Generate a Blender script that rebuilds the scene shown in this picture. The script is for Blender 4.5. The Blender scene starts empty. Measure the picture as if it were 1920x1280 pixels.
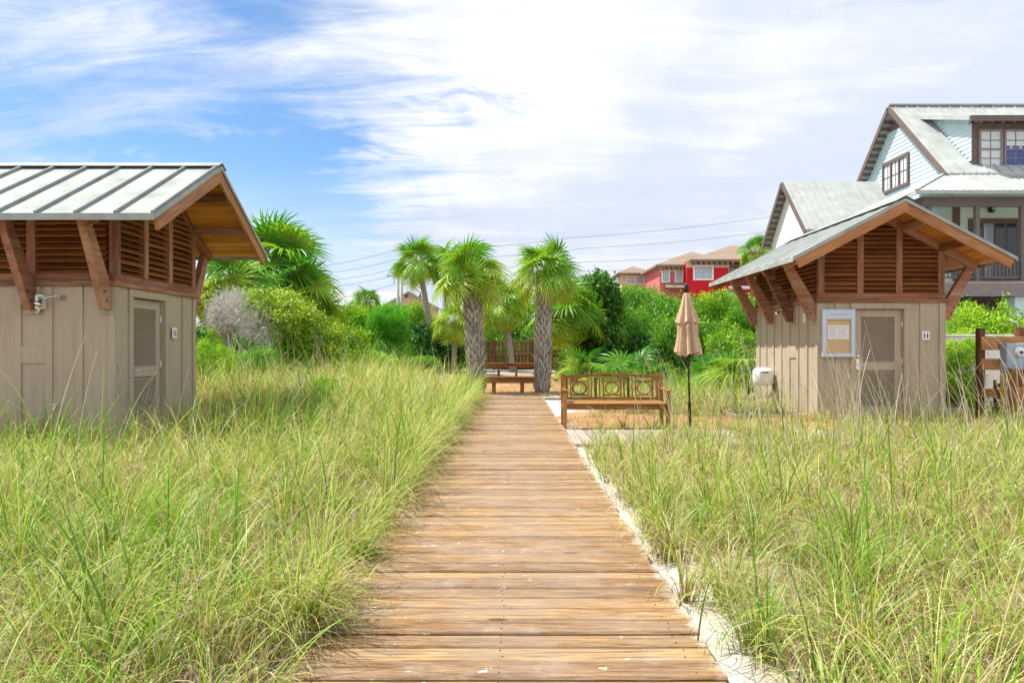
import bpy, math, random
import numpy as np
from mathutils import Vector, Matrix
random.seed(7); RNG = np.random.default_rng(11)
SC = bpy.context.scene
COL = SC.collection
F = 1280.0; VX = 957.0; HY = 650.0; EYE = 1.35
R = math.radians

def P(px, py, Y):
    return Vector(((px - VX) / F * Y, Y, EYE + (HY - py) / F * Y))
def PX(px, Y): return (px - VX) / F * Y
def PZ(py, Y): return EYE + (HY - py) / F * Y

# ------------------------------------------------------------------ materials
def new_mat(name):
    m = bpy.data.materials.new(name); m.use_nodes = True
    nt = m.node_tree
    for n in list(nt.nodes): nt.nodes.remove(n)
    out = nt.nodes.new('ShaderNodeOutputMaterial')
    return m, nt, out
def N(nt, t, **kw):
    n = nt.nodes.new(t)
    for k, v in kw.items():
        if k in n.inputs: n.inputs[k].default_value = v
        else: setattr(n, k, v)
    return n
def L(nt, a, b): nt.links.new(a, b)
def ramp(nt, fac, stops):
    r = nt.nodes.new('ShaderNodeValToRGB')
    el = r.color_ramp.elements
    while len(el) < len(stops): el.new(0.5)
    for e, (p, c) in zip(el, stops):
        e.position = p; e.color = (c[0], c[1], c[2], 1)
    L(nt, fac, r.inputs[0]); return r
def principled(nt, out, rough=.6, metal=0, spec=.4):
    b = nt.nodes.new('ShaderNodeBsdfPrincipled')
    b.inputs['Roughness'].default_value = rough
    b.inputs['Metallic'].default_value = metal
    b.inputs['Specular IOR Level'].default_value = spec
    L(nt, b.outputs[0], out.inputs[0]); return b
def attr(nt, name):
    a = nt.nodes.new('ShaderNodeAttribute'); a.attribute_name = name; return a
def mapping(nt, vec, scale, rot=(0, 0, 0)):
    m = nt.nodes.new('ShaderNodeMapping'); m.inputs['Scale'].default_value = scale
    m.inputs['Rotation'].default_value = rot
    L(nt, vec, m.inputs['Vector']); return m.outputs[0]
def noise(nt, vec, scale, detail=4, rough=.55, dist=0):
    n = nt.nodes.new('ShaderNodeTexNoise')
    n.inputs['Scale'].default_value = scale; n.inputs['Detail'].default_value = detail
    n.inputs['Roughness'].default_value = rough; n.inputs['Distortion'].default_value = dist
    L(nt, vec, n.inputs['Vector']); return n.outputs[0]
def math_(nt, op, a, b=None, clamp=False):
    n = nt.nodes.new('ShaderNodeMath'); n.operation = op; n.use_clamp = clamp
    for i, v in enumerate((a, b)):
        if v is None: continue
        if isinstance(v, (int, float)): n.inputs[i].default_value = v
        else: L(nt, v, n.inputs[i])
    return n.outputs[0]
def mixc(nt, fac, a, b, mode='MIX'):
    n = nt.nodes.new('ShaderNodeMix'); n.data_type = 'RGBA'; n.blend_type = mode
    for s, v in ((0, fac), (6, a), (7, b)):
        if isinstance(v, (int, float)): n.inputs[s].default_value = v
        elif isinstance(v, tuple): n.inputs[s].default_value = (v[0], v[1], v[2], 1)
        else: L(nt, v, n.inputs[s])
    return n.outputs[2]
def bump(nt, h, strength, dist, b):
    n = nt.nodes.new('ShaderNodeBump'); n.inputs['Strength'].default_value = strength
    n.inputs['Distance'].default_value = dist
    L(nt, h, n.inputs['Height']); L(nt, n.outputs[0], b.inputs['Normal'])
def sstep(nt, v, a, b):
    n = nt.nodes.new('ShaderNodeMapRange'); n.interpolation_type = 'SMOOTHSTEP'
    n.inputs['From Min'].default_value = a; n.inputs['From Max'].default_value = b
    L(nt, v, n.inputs['Value']); return n.outputs[0]

def wood(name, dark, mid, light, rough=.6, grain=1.0, greyamt=0.0, spec=.35):
    m, nt, out = new_mat(name); b = principled(nt, out, rough, 0, spec)
    g = attr(nt, 'gc').outputs['Vector']; t = attr(nt, 'tone').outputs['Fac']
    n1 = noise(nt, mapping(nt, g, (1.2, 22 * grain, 22 * grain)), 1.6, 6, .65, .6)
    n2 = noise(nt, mapping(nt, g, (.8, 3, 3)), 1.3, 3)
    f = math_(nt, 'ADD', math_(nt, 'MULTIPLY', n1, .75), math_(nt, 'MULTIPLY', n2, .35))
    f = math_(nt, 'ADD', f, math_(nt, 'MULTIPLY', math_(nt, 'SUBTRACT', t, .5), .28))
    r = ramp(nt, f, [(.32, dark), (.52, mid), (.78, light)])
    col = r.outputs[0]
    if greyamt:
        n3 = noise(nt, mapping(nt, g, (.9, 5, 5)), 2.1, 4)
        col = mixc(nt, math_(nt, 'MULTIPLY', sstep(nt, n3, .45, .7), greyamt), col, (.36, .30, .27))
    L(nt, col, b.inputs['Base Color'])
    bump(nt, n1, .35, .004, b)
    return m
def plain(name, c, rough=.6, metal=0, var=.12, scale=6, spec=.4, bmp=0, bscale=60):
    m, nt, out = new_mat(name); b = principled(nt, out, rough, metal, spec)
    tc = nt.nodes.new('ShaderNodeTexCoord')
    n = noise(nt, tc.outputs['Object'], scale, 5)
    d = tuple(x * (1 - var) for x in c); l = tuple(min(1, x * (1 + var)) for x in c)
    r = ramp(nt, n, [(.3, d), (.7, l)]); L(nt, r.outputs[0], b.inputs['Base Color'])
    if bmp:
        bump(nt, noise(nt, tc.outputs['Object'], bscale, 4), bmp, .01, b)
    return m
def leafmat(name, trans=.4, gloss=.03, rough=.45):
    m, nt, out = new_mat(name)
    c = attr(nt, 'col').outputs['Color']
    d = nt.nodes.new('ShaderNodeBsdfDiffuse'); t = nt.nodes.new('ShaderNodeBsdfTranslucent')
    g = nt.nodes.new('ShaderNodeBsdfGlossy'); g.inputs['Roughness'].default_value = rough
    g.inputs['Color'].default_value = (1, 1, 1, 1)
    L(nt, c, d.inputs[0]); 
    L(nt, mixc(nt, 1.0, c, (1.15, 1.1, .75), 'MULTIPLY'), t.inputs[0])
    a = nt.nodes.new('ShaderNodeMixShader'); a.inputs[0].default_value = trans
    L(nt, d.outputs[0], a.inputs[1]); L(nt, t.outputs[0], a.inputs[2])
    e = nt.nodes.new('ShaderNodeMixShader'); e.inputs[0].default_value = gloss
    L(nt, a.outputs[0], e.inputs[1]); L(nt, g.outputs[0], e.inputs[2])
    L(nt, e.outputs[0], out.inputs[0]); return m

M = {}
M['timber'] = wood('stained_timber', (.09, .03, .013), (.26, .095, .04), (.46, .24, .14), .62, 1, .35)
M['louvre'] = wood('louvre_timber', (.08, .026, .009), (.26, .09, .026), (.42, .17, .055), .55)
M['rust'] = plain('dark_screw', (.05, .035, .03), .6, .4)
M['soffit'] = wood('soffit_timber', (.30, .10, .014), (.62, .25, .035), (.78, .39, .08), .5, .6)
M['bargewood'] = wood('barge_timber', (.22, .09, .03), (.44, .19, .065), (.62, .34, .16), .6, 1, .2)
M['benchwood'] = wood('bench_timber', (.06, .02, .005), (.25, .09, .016), (.46, .21, .05), .5, 1, .15)
M['fencewood'] = wood('fence_timber', (.09, .04, .018), (.20, .095, .04), (.36, .19, .09), .75, 1, .2)
M['railwood'] = wood('post_timber', (.05, .022, .012), (.13, .055, .026), (.26, .12, .06), .7)
M['orangewood'] = wood('plank_timber', (.18, .07, .02), (.36, .16, .05), (.55, .30, .12), .65, 1, .2)
M['greywood'] = wood('weathered_timber', (.16, .13, .11), (.32, .27, .23), (.46, .41, .35), .8)
M['taupe'] = plain('taupe_paint', (.46, .385, .30), .65, 0, .07, 3, .3, .06, 40)
M['door'] = plain('door_paint', (.45, .375, .29), .55, 0, .05, 3, .35)
def mat_paint(name, c):
    m, nt, out = new_mat(name); b = principled(nt, out, .62, 0, .3)
    geo = nt.nodes.new('ShaderNodeNewGeometry'); p = geo.outputs['Position']
    n1 = noise(nt, mapping(nt, p, (9, 9, .7)), 1.6, 6, .65); n2 = noise(nt, p, 1.3, 4); n3 = noise(nt, mapping(nt, p, (60, 60, 3)), 1.0, 4)
    f = math_(nt, 'ADD', math_(nt, 'MULTIPLY', n1, .6), math_(nt, 'MULTIPLY', n2, .5))
    col = ramp(nt, f, [(.34, tuple(x * .80 for x in c)), (.52, c), (.75, tuple(min(1, x * 1.13) for x in c))]).outputs[0]
    col = mixc(nt, math_(nt, 'MULTIPLY', sstep(nt, n1, .60, .74), .30), col, (.30, .22, .15))
    sp = nt.nodes.new('ShaderNodeSeparateXYZ'); L(nt, p, sp.inputs[0])
    spl = sstep(nt, math_(nt, 'ADD', sp.outputs[2], math_(nt, 'MULTIPLY', n2, -.5)), .30, -.12)
    col = mixc(nt, math_(nt, 'MULTIPLY', spl, .55), col, (.46, .38, .27))
    L(nt, col, b.inputs['Base Color']); bump(nt, n3, .10, .004, b); return m
M['taupe'] = mat_paint('taupe_paint', (.44, .365, .275)); M['door'] = mat_paint('door_paint', (.46, .38, .29))
M['roofmetal'] = plain('pale_metal_roof', (.345, .375, .36), .8, 0, .22, 3, .15)
M['seam'] = plain('roof_seam', (.25, .28, .275), .8, 0, .1, 6, .15)
M['greyroof'] = plain('grey_metal_roof', (.42, .45, .44), .75, 0, .16, 2, .2)
M['chrome'] = plain('chrome', (.75, .77, .8), .15, 1, .05, 10)
M['white'] = plain('white_plastic', (.82, .82, .83), .35, 0, .04, 8, .5)
M['black'] = plain('black_metal', (.03, .028, .03), .45, .2, .2, 8)
M['alum'] = plain('painted_frame', (.55, .62, .72), .35, .2, .05, 5, .5)
M['cork'] = plain('cork_board', (.62, .43, .24), .8, 0, .12, 60)
M['paper'] = plain('paper', (.80, .80, .84), .7, 0, .03, 5)
M['ink'] = plain('ink', (.30, .31, .36), .7)
M['darkink'] = plain('dark_ink', (.05, .05, .06), .7)
M['green'] = plain('green_label', (.04, .45, .06), .4)
M['canvas'] = plain('beige_canvas', (.56, .39, .265), .85, 0, .12, 14, .15, .15, 300)
M['meter'] = plain('grey_meter_paint', (.36, .43, .52), .4, .1, .05, 5, .5)
M['yellow'] = plain('yellow_pipe', (.52, .36, .05), .55, 0, .25, 12)
M['stucco'] = plain('white_stucco', (.72, .70, .66), .9, 0, .10, 2.5, .2, .2, 90)
M['siding'] = plain('pale_blue_siding', (.56, .74, .80), .6, 0, .04, 2, .35)
M['mint'] = plain('mint_wall', (.66, .90, .82), .65, 0, .05, 2, .3)
M['whitewall'] = plain('white_gable', (.80, .79, .74), .7, 0, .04, 2, .3)
M['trim'] = plain('brown_trim', (.16, .115, .105), .6, 0, .12, 5, .35)
M['postgrey'] = plain('porch_paint', (.15, .135, .135), .6, 0, .12, 5, .35)
M['mauve'] = plain('mauve_trim', (.25, .21, .22), .6, 0, .1, 5, .35)
M['glass'] = plain('window_glass', (.34, .42, .48), .08, 0, .25, 1.2, .8)
M['blind'] = plain('window_blind', (.62, .68, .70), .5, 0, .06, 4, .4)
M['blueflag'] = plain('blue_banner', (.07, .10, .30), .6)
M['darkglass'] = plain('dark_glass', (.03, .035, .04), .1, 0, .3, 2, .7)
M['red'] = plain('red_stucco', (.56, .018, .03), .8, 0, .08, .6, .2)
M['pink'] = plain('pale_red_stucco', (.58, .17, .17), .8, 0, .08, .6, .2)
M['tile'] = plain('clay_tile', (.27, .195, .145), .8, 0, .3, 9, .2, .4, 20)
M['cream'] = plain('cream_stucco', (.62, .50, .32), .85, 0, .06, 1, .2)
M['greyhouse'] = plain('pale_grey_roof', (.33, .34, .36), .7, 0, .06, 2)
M['concrete'] = plain('grey_concrete', (.42, .39, .37), .85, 0, .15, 8, .2, .2, 60)
M['wire'] = plain('power_wire', (.16, .16, .18), .6)
M['pole'] = plain('grey_pole', (.40, .41, .38), .8, 0, .12, 6)
M['bark'] = plain('grey_bark', (.34, .29, .25), .9, 0, .35, 12, .15, .6, 30)
M['twig'] = plain('silver_twig', (.58, .55, .52), .85, 0, .4, 9)
M['boot'] = wood('palm_boot', (.20, .165, .14), (.44, .38, .34), (.70, .64, .58), .9, .5)
M['deadfrond'] = plain('dead_frond', (.32, .17, .06), .85, 0, .35, 8)
M['leaf'] = leafmat('leaf'); M['grass'] = leafmat('grass_blade', .35, .02)
M['palm'] = leafmat('palm_leaf', .35, .03, .4)
M['straw'] = leafmat('dry_straw', .2, .03)

def mat_sand():
    m, nt, out = new_mat('sand'); b = principled(nt, out, .95, 0, .15)
    geo = nt.nodes.new('ShaderNodeNewGeometry'); p = geo.outputs['Position']
    n1 = noise(nt, p, 1.1, 6, .6); n2 = noise(nt, p, 14, 5, .7); n3 = noise(nt, p, 70, 3)
    sp = nt.nodes.new('ShaderNodeSeparateXYZ'); L(nt, p, sp.inputs[0])
    # leaf litter under the grass: left of the walk everywhere, patchy on the right
    left = sstep(nt, sp.outputs[0], -.8, -1.3)
    right = sstep(nt, math_(nt, 'ADD', sp.outputs[0], math_(nt, 'MULTIPLY', n1, 1.4)), 1.68, 2.2)
    lit = math_(nt, 'MAXIMUM', left, math_(nt, 'MULTIPLY', right, .9))
    lit = math_(nt, 'MULTIPLY', lit, sstep(nt, n2, .28, .6))
    far = sstep(nt, sp.outputs[1], 22, 26)
    lit = math_(nt, 'MAXIMUM', lit, math_(nt, 'MULTIPLY', far, .8))
    sand = ramp(nt, n2, [(.3, (.44, .41, .37)), (.7, (.66, .63, .59))]).outputs[0]
    litter = ramp(nt, noise(nt, p, 40, 5, .7), [(.3, (.09, .055, .035)), (.55, (.26, .17, .10)), (.75, (.52, .40, .27))]).outputs[0]
    L(nt, mixc(nt, lit, sand, litter), b.inputs['Base Color'])
    bump(nt, math_(nt, 'ADD', math_(nt, 'MULTIPLY', n2, 1.0), math_(nt, 'MULTIPLY', n3, .3)), .8, .03, b)
    return m
M['sand'] = mat_sand()
def mat_mulch():
    m, nt, out = new_mat('pine_straw_bed'); b = principled(nt, out, .95, 0, .1)
    geo = nt.nodes.new('ShaderNodeNewGeometry'); p = geo.outputs['Position']
    n = noise(nt, p, 30, 6, .75); n2 = noise(nt, p, 3, 4)
    c = ramp(nt, n, [(.3, (.17, .08, .035)), (.52, (.44, .26, .12)), (.75, (.66, .46, .25))]).outputs[0]
    L(nt, mixc(nt, math_(nt, 'MULTIPLY', sstep(nt, n2, .5, .75), .5), c, (.62, .46, .28)), b.inputs['Base Color'])
    bump(nt, n, 1, .03, b); return m
M['mulch'] = mat_mulch()
def mat_deck():
    m, nt, out = new_mat('deck_board'); b = principled(nt, out, .68, 0, .3)
    g = attr(nt, 'gc').outputs['Vector']; t = attr(nt, 'tone').outputs['Fac']
    geo = nt.nodes.new('ShaderNodeNewGeometry'); p = geo.outputs['Position']
    n1 = noise(nt, mapping(nt, g, (2.6, 44, 44)), 1.5, 8, .72, 1.1)
    n2 = noise(nt, mapping(nt, g, (.5, 4, 4)), 1.2, 4, .6)
    n1b = noise(nt, mapping(nt, g, (1.6, 85, 85)), 1.5, 5, .65, .6)
    f = math_(nt, 'ADD', math_(nt, 'MULTIPLY', n1, .85), math_(nt, 'MULTIPLY', n2, .30))
    f = math_(nt, 'ADD', f, math_(nt, 'MULTIPLY', math_(nt, 'SUBTRACT', t, .5), .13))
    c = ramp(nt, f, [(.36, (.06, .028, .014)), (.48, (.19, .10, .043)), (.60, (.34, .20, .085)), (.78, (.48, .335, .175))]).outputs[0]
    c = mixc(nt, math_(nt, 'MULTIPLY', sstep(nt, n1b, .48, .37), .9), c, (.07, .035, .02))
    # weathered grey wear along the middle of the walk
    sp = nt.nodes.new('ShaderNodeSeparateXYZ'); L(nt, p, sp.inputs[0])
    n3 = noise(nt, mapping(nt, p, (1.2, 2.5, 1)), 1.4, 5, .65)
    mid = math_(nt, 'SUBTRACT', 1.0, math_(nt, 'MULTIPLY', math_(nt, 'ABSOLUTE', sp.outputs[0]), .75))
    wear = sstep(nt, math_(nt, 'ADD', n3, math_(nt, 'MULTIPLY', mid, .22)), .52, .78)
    c = mixc(nt, math_(nt, 'MULTIPLY', wear, .5), c, mixc(nt, n1, (.12, .085, .065), (.41, .325, .25)))
    n4 = noise(nt, mapping(nt, p, (1.0, 1.7, 1)), 6.5, 6, .66); n5 = noise(nt, p, 60, 3, .7)
    sandm = math_(nt, 'MULTIPLY', sstep(nt, n4, .645, .71), sstep(nt, n5, .35, .55))
    edge = math_(nt, 'MULTIPLY', sstep(nt, math_(nt, 'ADD', sp.outputs[0], math_(nt, 'MULTIPLY', n4, .3)), .985, 1.06), .35)
    dust = math_(nt, 'MULTIPLY', sstep(nt, noise(nt, mapping(nt, p, (1.2, 1.5, 1)), 3.2, 8, .75), .5, .75), .16)
    sandm = math_(nt, 'MAXIMUM', math_(nt, 'MAXIMUM', sandm, edge), dust)
    c = mixc(nt, sandm, c, (.80, .76, .70))
    # knots
    v = nt.nodes.new('ShaderNodeTexVoronoi'); v.inputs['Scale'].default_value = 1.0
    L(nt, mapping(nt, g, (1.6, 7, 0)), v.inputs['Vector'])
    kn = sstep(nt, v.outputs['Distance'], .11, .05)
    c = mixc(nt, math_(nt, 'MULTIPLY', kn, .75), c, (.10, .045, .02))
    L(nt, c, b.inputs['Base Color']); bump(nt, n1, .5, .006, b); return m
M['deck'] = mat_deck()

# ------------------------------------------------------------------ builders
class MB:
    def __init__(s): s.v = []; s.f = []; s.g = []; s.t = []
    def add(s, vs, fs, gs=None, tone=None):
        o = len(s.v); s.v += [tuple(v) for v in vs]
        s.f += [tuple(i + o for i in f) for f in fs]
        t = random.random() if tone is None else tone
        off = Vector((random.uniform(0, 40), random.uniform(0, 40), random.uniform(0, 40)))
        gs = vs if gs is None else gs
        s.g += [tuple(Vector(g) + off) for g in gs]; s.t += [t] * len(vs)
        return s
    def frame(s, c, ax, ay, az, sx, sy, sz, taper=1):
        vs = []; gs = []; c = Vector(c)
        o = sorted(range(3), key=lambda i: -(sx, sy, sz)[i])
        for k in (-.5, .5):
            for j in (-.5, .5):
                for i in (-.5, .5):
                    tp = taper if i > 0 else 1
                    l = (i * sx, j * sy * tp, k * sz * tp)
                    vs.append(c + ax * l[0] + ay * l[1] + az * l[2])
                    gs.append((l[o[0]], l[o[1]], l[o[2]]))
        return s.add(vs, [(0, 2, 3, 1), (4, 5, 7, 6), (0, 1, 5, 4), (2, 6, 7, 3), (0, 4, 6, 2), (1, 3, 7, 5)], gs)
    def box(s, c, sz, rz=0):
        m = Matrix.Rotation(rz, 3, 'Z')
        return s.frame(c, m @ Vector((1, 0, 0)), m @ Vector((0, 1, 0)), Vector((0, 0, 1)), *sz)
    def bx(s, x0, x1, y0, y1, z0, z1):
        return s.box(((x0 + x1) / 2, (y0 + y1) / 2, (z0 + z1) / 2), (abs(x1 - x0), abs(y1 - y0), abs(z1 - z0)))
    def beam(s, p0, p1, w, h, up=(0, 0, 1), taper=1):
        p0 = Vector(p0); p1 = Vector(p1); d = p1 - p0; l = d.length; d.normalize()
        sd = d.cross(Vector(up))
        if sd.length < 1e-4: sd = d.cross(Vector((0, 1, 0)))
        sd.normalize(); u = sd.cross(d).normalized()
        return s.frame((p0 + p1) / 2, d, sd, u, l, w, h, taper)
    def prism(s, poly, vec):
        n = len(poly); vec = Vector(vec); a = [Vector(p) for p in poly]; b = [p + vec for p in a]
        fs = [tuple(range(n))[::-1], tuple(range(n, 2 * n))]
        fs += [(i, (i + 1) % n, n + (i + 1) % n, n + i) for i in range(n)]
        return s.add(a + b, fs)
    def tube(s, pts, rad, n=8, cap=True):
        pts = [Vector(p) for p in pts]
        if isinstance(rad, (int, float)): rad = [rad] * len(pts)
        vs = []; gs = []; ln = 0; ref = None
        for i, p in enumerate(pts):
            d = (pts[min(i + 1, len(pts) - 1)] - pts[max(i - 1, 0)]).normalized()
            if ref is None:
                ref = Vector((0, 0, 1)) if abs(d.z) < .9 else Vector((1, 0, 0))
            a = d.cross(ref).normalized(); b = a.cross(d).normalized(); ref = b
            if i: ln += (p - pts[i - 1]).length
            for k in range(n):
                t = 2 * math.pi * k / n
                vs.append(p + (a * math.cos(t) + b * math.sin(t)) * rad[i])
                gs.append((ln, math.cos(t) * rad[i], math.sin(t) * rad[i]))
        fs = []
        for i in range(len(pts) - 1):
            for k in range(n):
                fs.append((i * n + k, i * n + (k + 1) % n, (i + 1) * n + (k + 1) % n, (i + 1) * n + k))
        if cap:
            fs.append(tuple(range(n))[::-1]); fs.append(tuple(range((len(pts) - 1) * n, len(pts) * n)))
        return s.add(vs, fs, gs)
    def lathe(s, c, prof, n=24, axis='Z'):
        vs = []; c = Vector(c)
        for r, h in prof:
            for k in range(n):
                t = 2 * math.pi * k / n
                if axis == 'Z': vs.append(c + Vector((r * math.cos(t), r * math.sin(t), h)))
                else: vs.append(c + Vector((r * math.cos(t), h, r * math.sin(t))))
        fs = []
        for i in range(len(prof) - 1):
            for k in range(n):
                q = (i * n + k, i * n + (k + 1) % n, (i + 1) * n + (k + 1) % n, (i + 1) * n + k)
                fs.append(q if axis == 'Z' else q[::-1])
        fs.append(tuple(range(n))[::-1]); fs.append(tuple(range((len(prof) - 1) * n, len(prof) * n)))
        return s.add(vs, fs)
    def build(s, name, mat, parent=None, bevel=0, smooth=False, world=False):
        off = Vector((0, 0, 0))
        if world and parent is not None:
            r = parent
            while r.parent: r = r.parent
            off = r.location
        me = bpy.data.meshes.new(name)
        me.from_pydata([tuple(Vector(v) - off) for v in s.v], [], s.f); me.update()
        a = me.attributes.new('gc', 'FLOAT_VECTOR', 'POINT')
        a.data.foreach_set('vector', np.array(s.g, dtype=np.float32).ravel())
        a = me.attributes.new('tone', 'FLOAT', 'POINT')
        a.data.foreach_set('value', np.array(s.t, dtype=np.float32))
        if smooth: me.polygons.foreach_set('use_smooth', [True] * len(me.polygons))
        me.materials.append(M[mat])
        o = bpy.data.objects.new(name, me); COL.objects.link(o)
        if parent is not None: o.parent = parent
        if bevel:
            b = o.modifiers.new('bevel', 'BEVEL'); b.width = bevel; b.segments = 1; b.limit_method = 'ANGLE'
        return o

def each(mb, name, mat, parent=None, bevel=0, world=False):
    """every box added to mb becomes a part of its own"""
    out = []
    for k in range(0, len(mb.v), 8):
        q = MB(); q.v = mb.v[k:k + 8]; q.g = mb.g[k:k + 8]; q.t = mb.t[k:k + 8]
        q.f = [tuple(i - k for i in f) for f in mb.f if k <= f[0] < k + 8]
        out.append(q.build(name, mat, parent, bevel, world=world))
    return out
def tag(o, label, cat, group=None, kind=None):
    if label: o['label'] = label
    if cat: o['category'] = cat
    if group: o['group'] = group
    if kind: o['kind'] = kind
    return o
def thing(name, label, cat, loc=(0, 0, 0), rz=0, group=None):
    o = bpy.data.objects.new(name, None); COL.objects.link(o)
    o.empty_display_size = .2
    o.location = loc; o.rotation_euler = (0, 0, rz); return tag(o, label, cat, group)
def struct(o): o['kind'] = 'structure'; return o

def np_mesh(name, V, Fq, mat, parent=None, col=None, smooth=False, extra=None):
    V = np.asarray(V, np.float32).reshape(-1, 3); Fq = np.asarray(Fq, np.int32)
    k = Fq.shape[1]; me = bpy.data.meshes.new(name)
    me.vertices.add(len(V)); me.vertices.foreach_set('co', V.ravel())
    me.loops.add(Fq.size); me.loops.foreach_set('vertex_index', Fq.ravel())
    me.polygons.add(len(Fq)); me.polygons.foreach_set('loop_start', np.arange(0, Fq.size, k, dtype=np.int32))
    me.polygons.foreach_set('loop_total', np.full(len(Fq), k, np.int32))
    if smooth: me.polygons.foreach_set('use_smooth', np.ones(len(Fq), bool))
    me.update(calc_edges=True)
    if col is not None:
        c = np.ones((len(V), 4), np.float32); c[:, :3] = col
        a = me.attributes.new('col', 'FLOAT_COLOR', 'POINT'); a.data.foreach_set('color', c.ravel())
    me.materials.append(M[mat])
    o = bpy.data.objects.new(name, me); COL.objects.link(o)
    if parent is not None: o.parent = parent
    return o

def copy_tree(o, parent=None):
    c = o.copy(); COL.objects.link(c)
    if parent is not None: c.parent = parent
    for ch in [x for x in o.children]: copy_tree(ch, c)
    return c

# ------------------------------------------------------------------ ground
def smooth01(t): t = np.clip(t, 0, 1); return t * t * (3 - 2 * t)
def gz(x, y):
    x = np.asarray(x, float); y = np.asarray(y, float)
    n = .018 * np.sin(2.3 * x + 1.1 * y) + .016 * np.sin(3.7 * y - 1.9 * x + 1.3) + .012 * np.sin(5.9 * x + 4.1 * y)
    near = smooth01((np.abs(x) - .9) / .6)
    left = smooth01((-x - 1.2) / 2.2) * smooth01((y - 8) / 6) * smooth01((30 - y) / 8) * .28
    return -.055 + n * (.35 + .65 * near) * smooth01((60 - y) / 30) + left
def make_ground():
    xs = np.concatenate([[-2500, -700, -250, -110, -60, -38, -26, -19], np.linspace(-14, 14, 141), [19, 26, 38, 60, 110, 250, 700, 2500]])
    ys = np.concatenate([[-300, -60, -14], np.linspace(-4, 32, 181), [36, 42, 50, 65, 90, 140, 260, 600, 1500, 4000]])
    X, Y = np.meshgrid(xs, ys); Z = gz(X, Y)
    V = np.stack([X, Y, Z], -1).reshape(-1, 3); nx = len(xs)
    i = np.arange((len(ys) - 1) * nx).reshape(-1, nx)[:, :-1].ravel()
    o = np_mesh('ground', V, np.stack([i, i + 1, i + 1 + nx, i + nx], -1), 'sand', smooth=True)
    tag(o, 'white sand ground strewn with dry litter', None, None, 'structure')
make_ground()

def sheet(name, mat, x0, x1, y0, y1, dz, step=.3, wob=.25, label=None):
    xs = np.linspace(x0, x1, max(3, int((x1 - x0) / step))); ys = np.linspace(y0, y1, max(3, int((y1 - y0) / step)))
    X, Y = np.meshgrid(xs, ys); Z = gz(X, Y) + dz
    X = X.copy(); Y = Y.copy()
    X[:, 0] += wob * np.sin(ys * 1.7) + wob * .5 * np.sin(ys * 4.1); X[:, -1] += wob * np.sin(ys * 1.3 + 2)
    Y[0, :] += wob * .4 * np.sin(xs * 1.9); Y[-1, :] += wob * np.sin(xs * 1.1)
    Z = gz(X, Y) + dz
    for e in (np.s_[0, :], np.s_[-1, :], np.s_[:, 0], np.s_[:, -1]): Z[e] -= dz + .02
    V = np.stack([X, Y, Z], -1).reshape(-1, 3); nx = len(xs)
    i = np.arange((len(ys) - 1) * nx).reshape(-1, nx)[:, :-1].ravel()
    o = np_mesh(name, V, np.stack([i, i + 1, i + 1 + nx, i + nx], -1), mat, smooth=True)
    return tag(o, label, None, None, 'structure')
sheet('mulch_bed', 'mulch', .95, 12.5, 11.25, 14.6, .02, label='orange brown pine straw bed around the bench and right hut')
sheet('mulch_bed', 'mulch', -7.5, 8.0, 20.0, 39.5, .02, .5, label='orange brown pine straw bed under the palms')

# boardwalk
BX0, BX1 = -.955, .883
def boardwalk():
    mb = MB(); y = 1.3; i = 0; rows = []
    while y < 19.85:
        w = .138 + random.uniform(-.003, .003); gap = random.choice([.008, .010, .011, .014])
        if abs(y - 3.42) < .08: gap = .014
        e0 = BX0 + random.uniform(-.018, .018); e1 = BX1 + random.uniform(-.014, .018)
        z = random.uniform(-.003, .002); tilt = random.uniform(-.002, .002)
        rows.append((y, w)); n = 9; vs = []; gs = []; bow = random.uniform(-.004, .004)
        for k in range(n):
            x = e0 + (e1 - e0) * k / (n - 1); b = bow * (1 - (2 * k / (n - 1) - 1) ** 2)
            for (dy, dz) in ((.003, -.038), (0, -.009), (.009, 0), (w - .009, 0), (w, -.009), (w - .003, -.038)):
                zz = z + dz + tilt * dy / w * 6
                vs.append((x, y + dy + b, zz)); gs.append((x, dy, dz))
        fs = []
        for k in range(n - 1):
            for j in range(6):
                a = k * 6 + j; c = k * 6 + (j + 1) % 6
                fs.append((a, c, c + 6, a + 6))
        fs.append(tuple(range(6))[::-1]); fs.append(tuple(range((n - 1) * 6, n * 6)))
        mb.add(vs, fs, gs)
        y += w + gap; i += 1
    for x in (BX0 + .12, -.04, BX1 - .12):
        mb.bx(x - .02, x + .02, 1.3, 19.8, -.16, -.039)
    o = mb.build('boardwalk', 'deck')
    nb = MB(); yy = sorted(set(round(v[1], 3) for v in ()))
    for (yb, wb) in rows:
        for x in (BX0 + .12, -.04, BX1 - .12):
            for q in (.28, .72):
                nb.lathe((x + random.uniform(-.01, .01), yb + wb * q + random.uniform(-.006, .006), .0005), [(.0042, 0), (.0036, .0014)], 6)
    nh = nb.build('screw_heads', 'rust', o); nh['kind'] = 'stuff'
    tag(o, 'weathered wooden boardwalk of crosswise planks dusted with sand', None, None, 'structure')
boardwalk()
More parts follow.
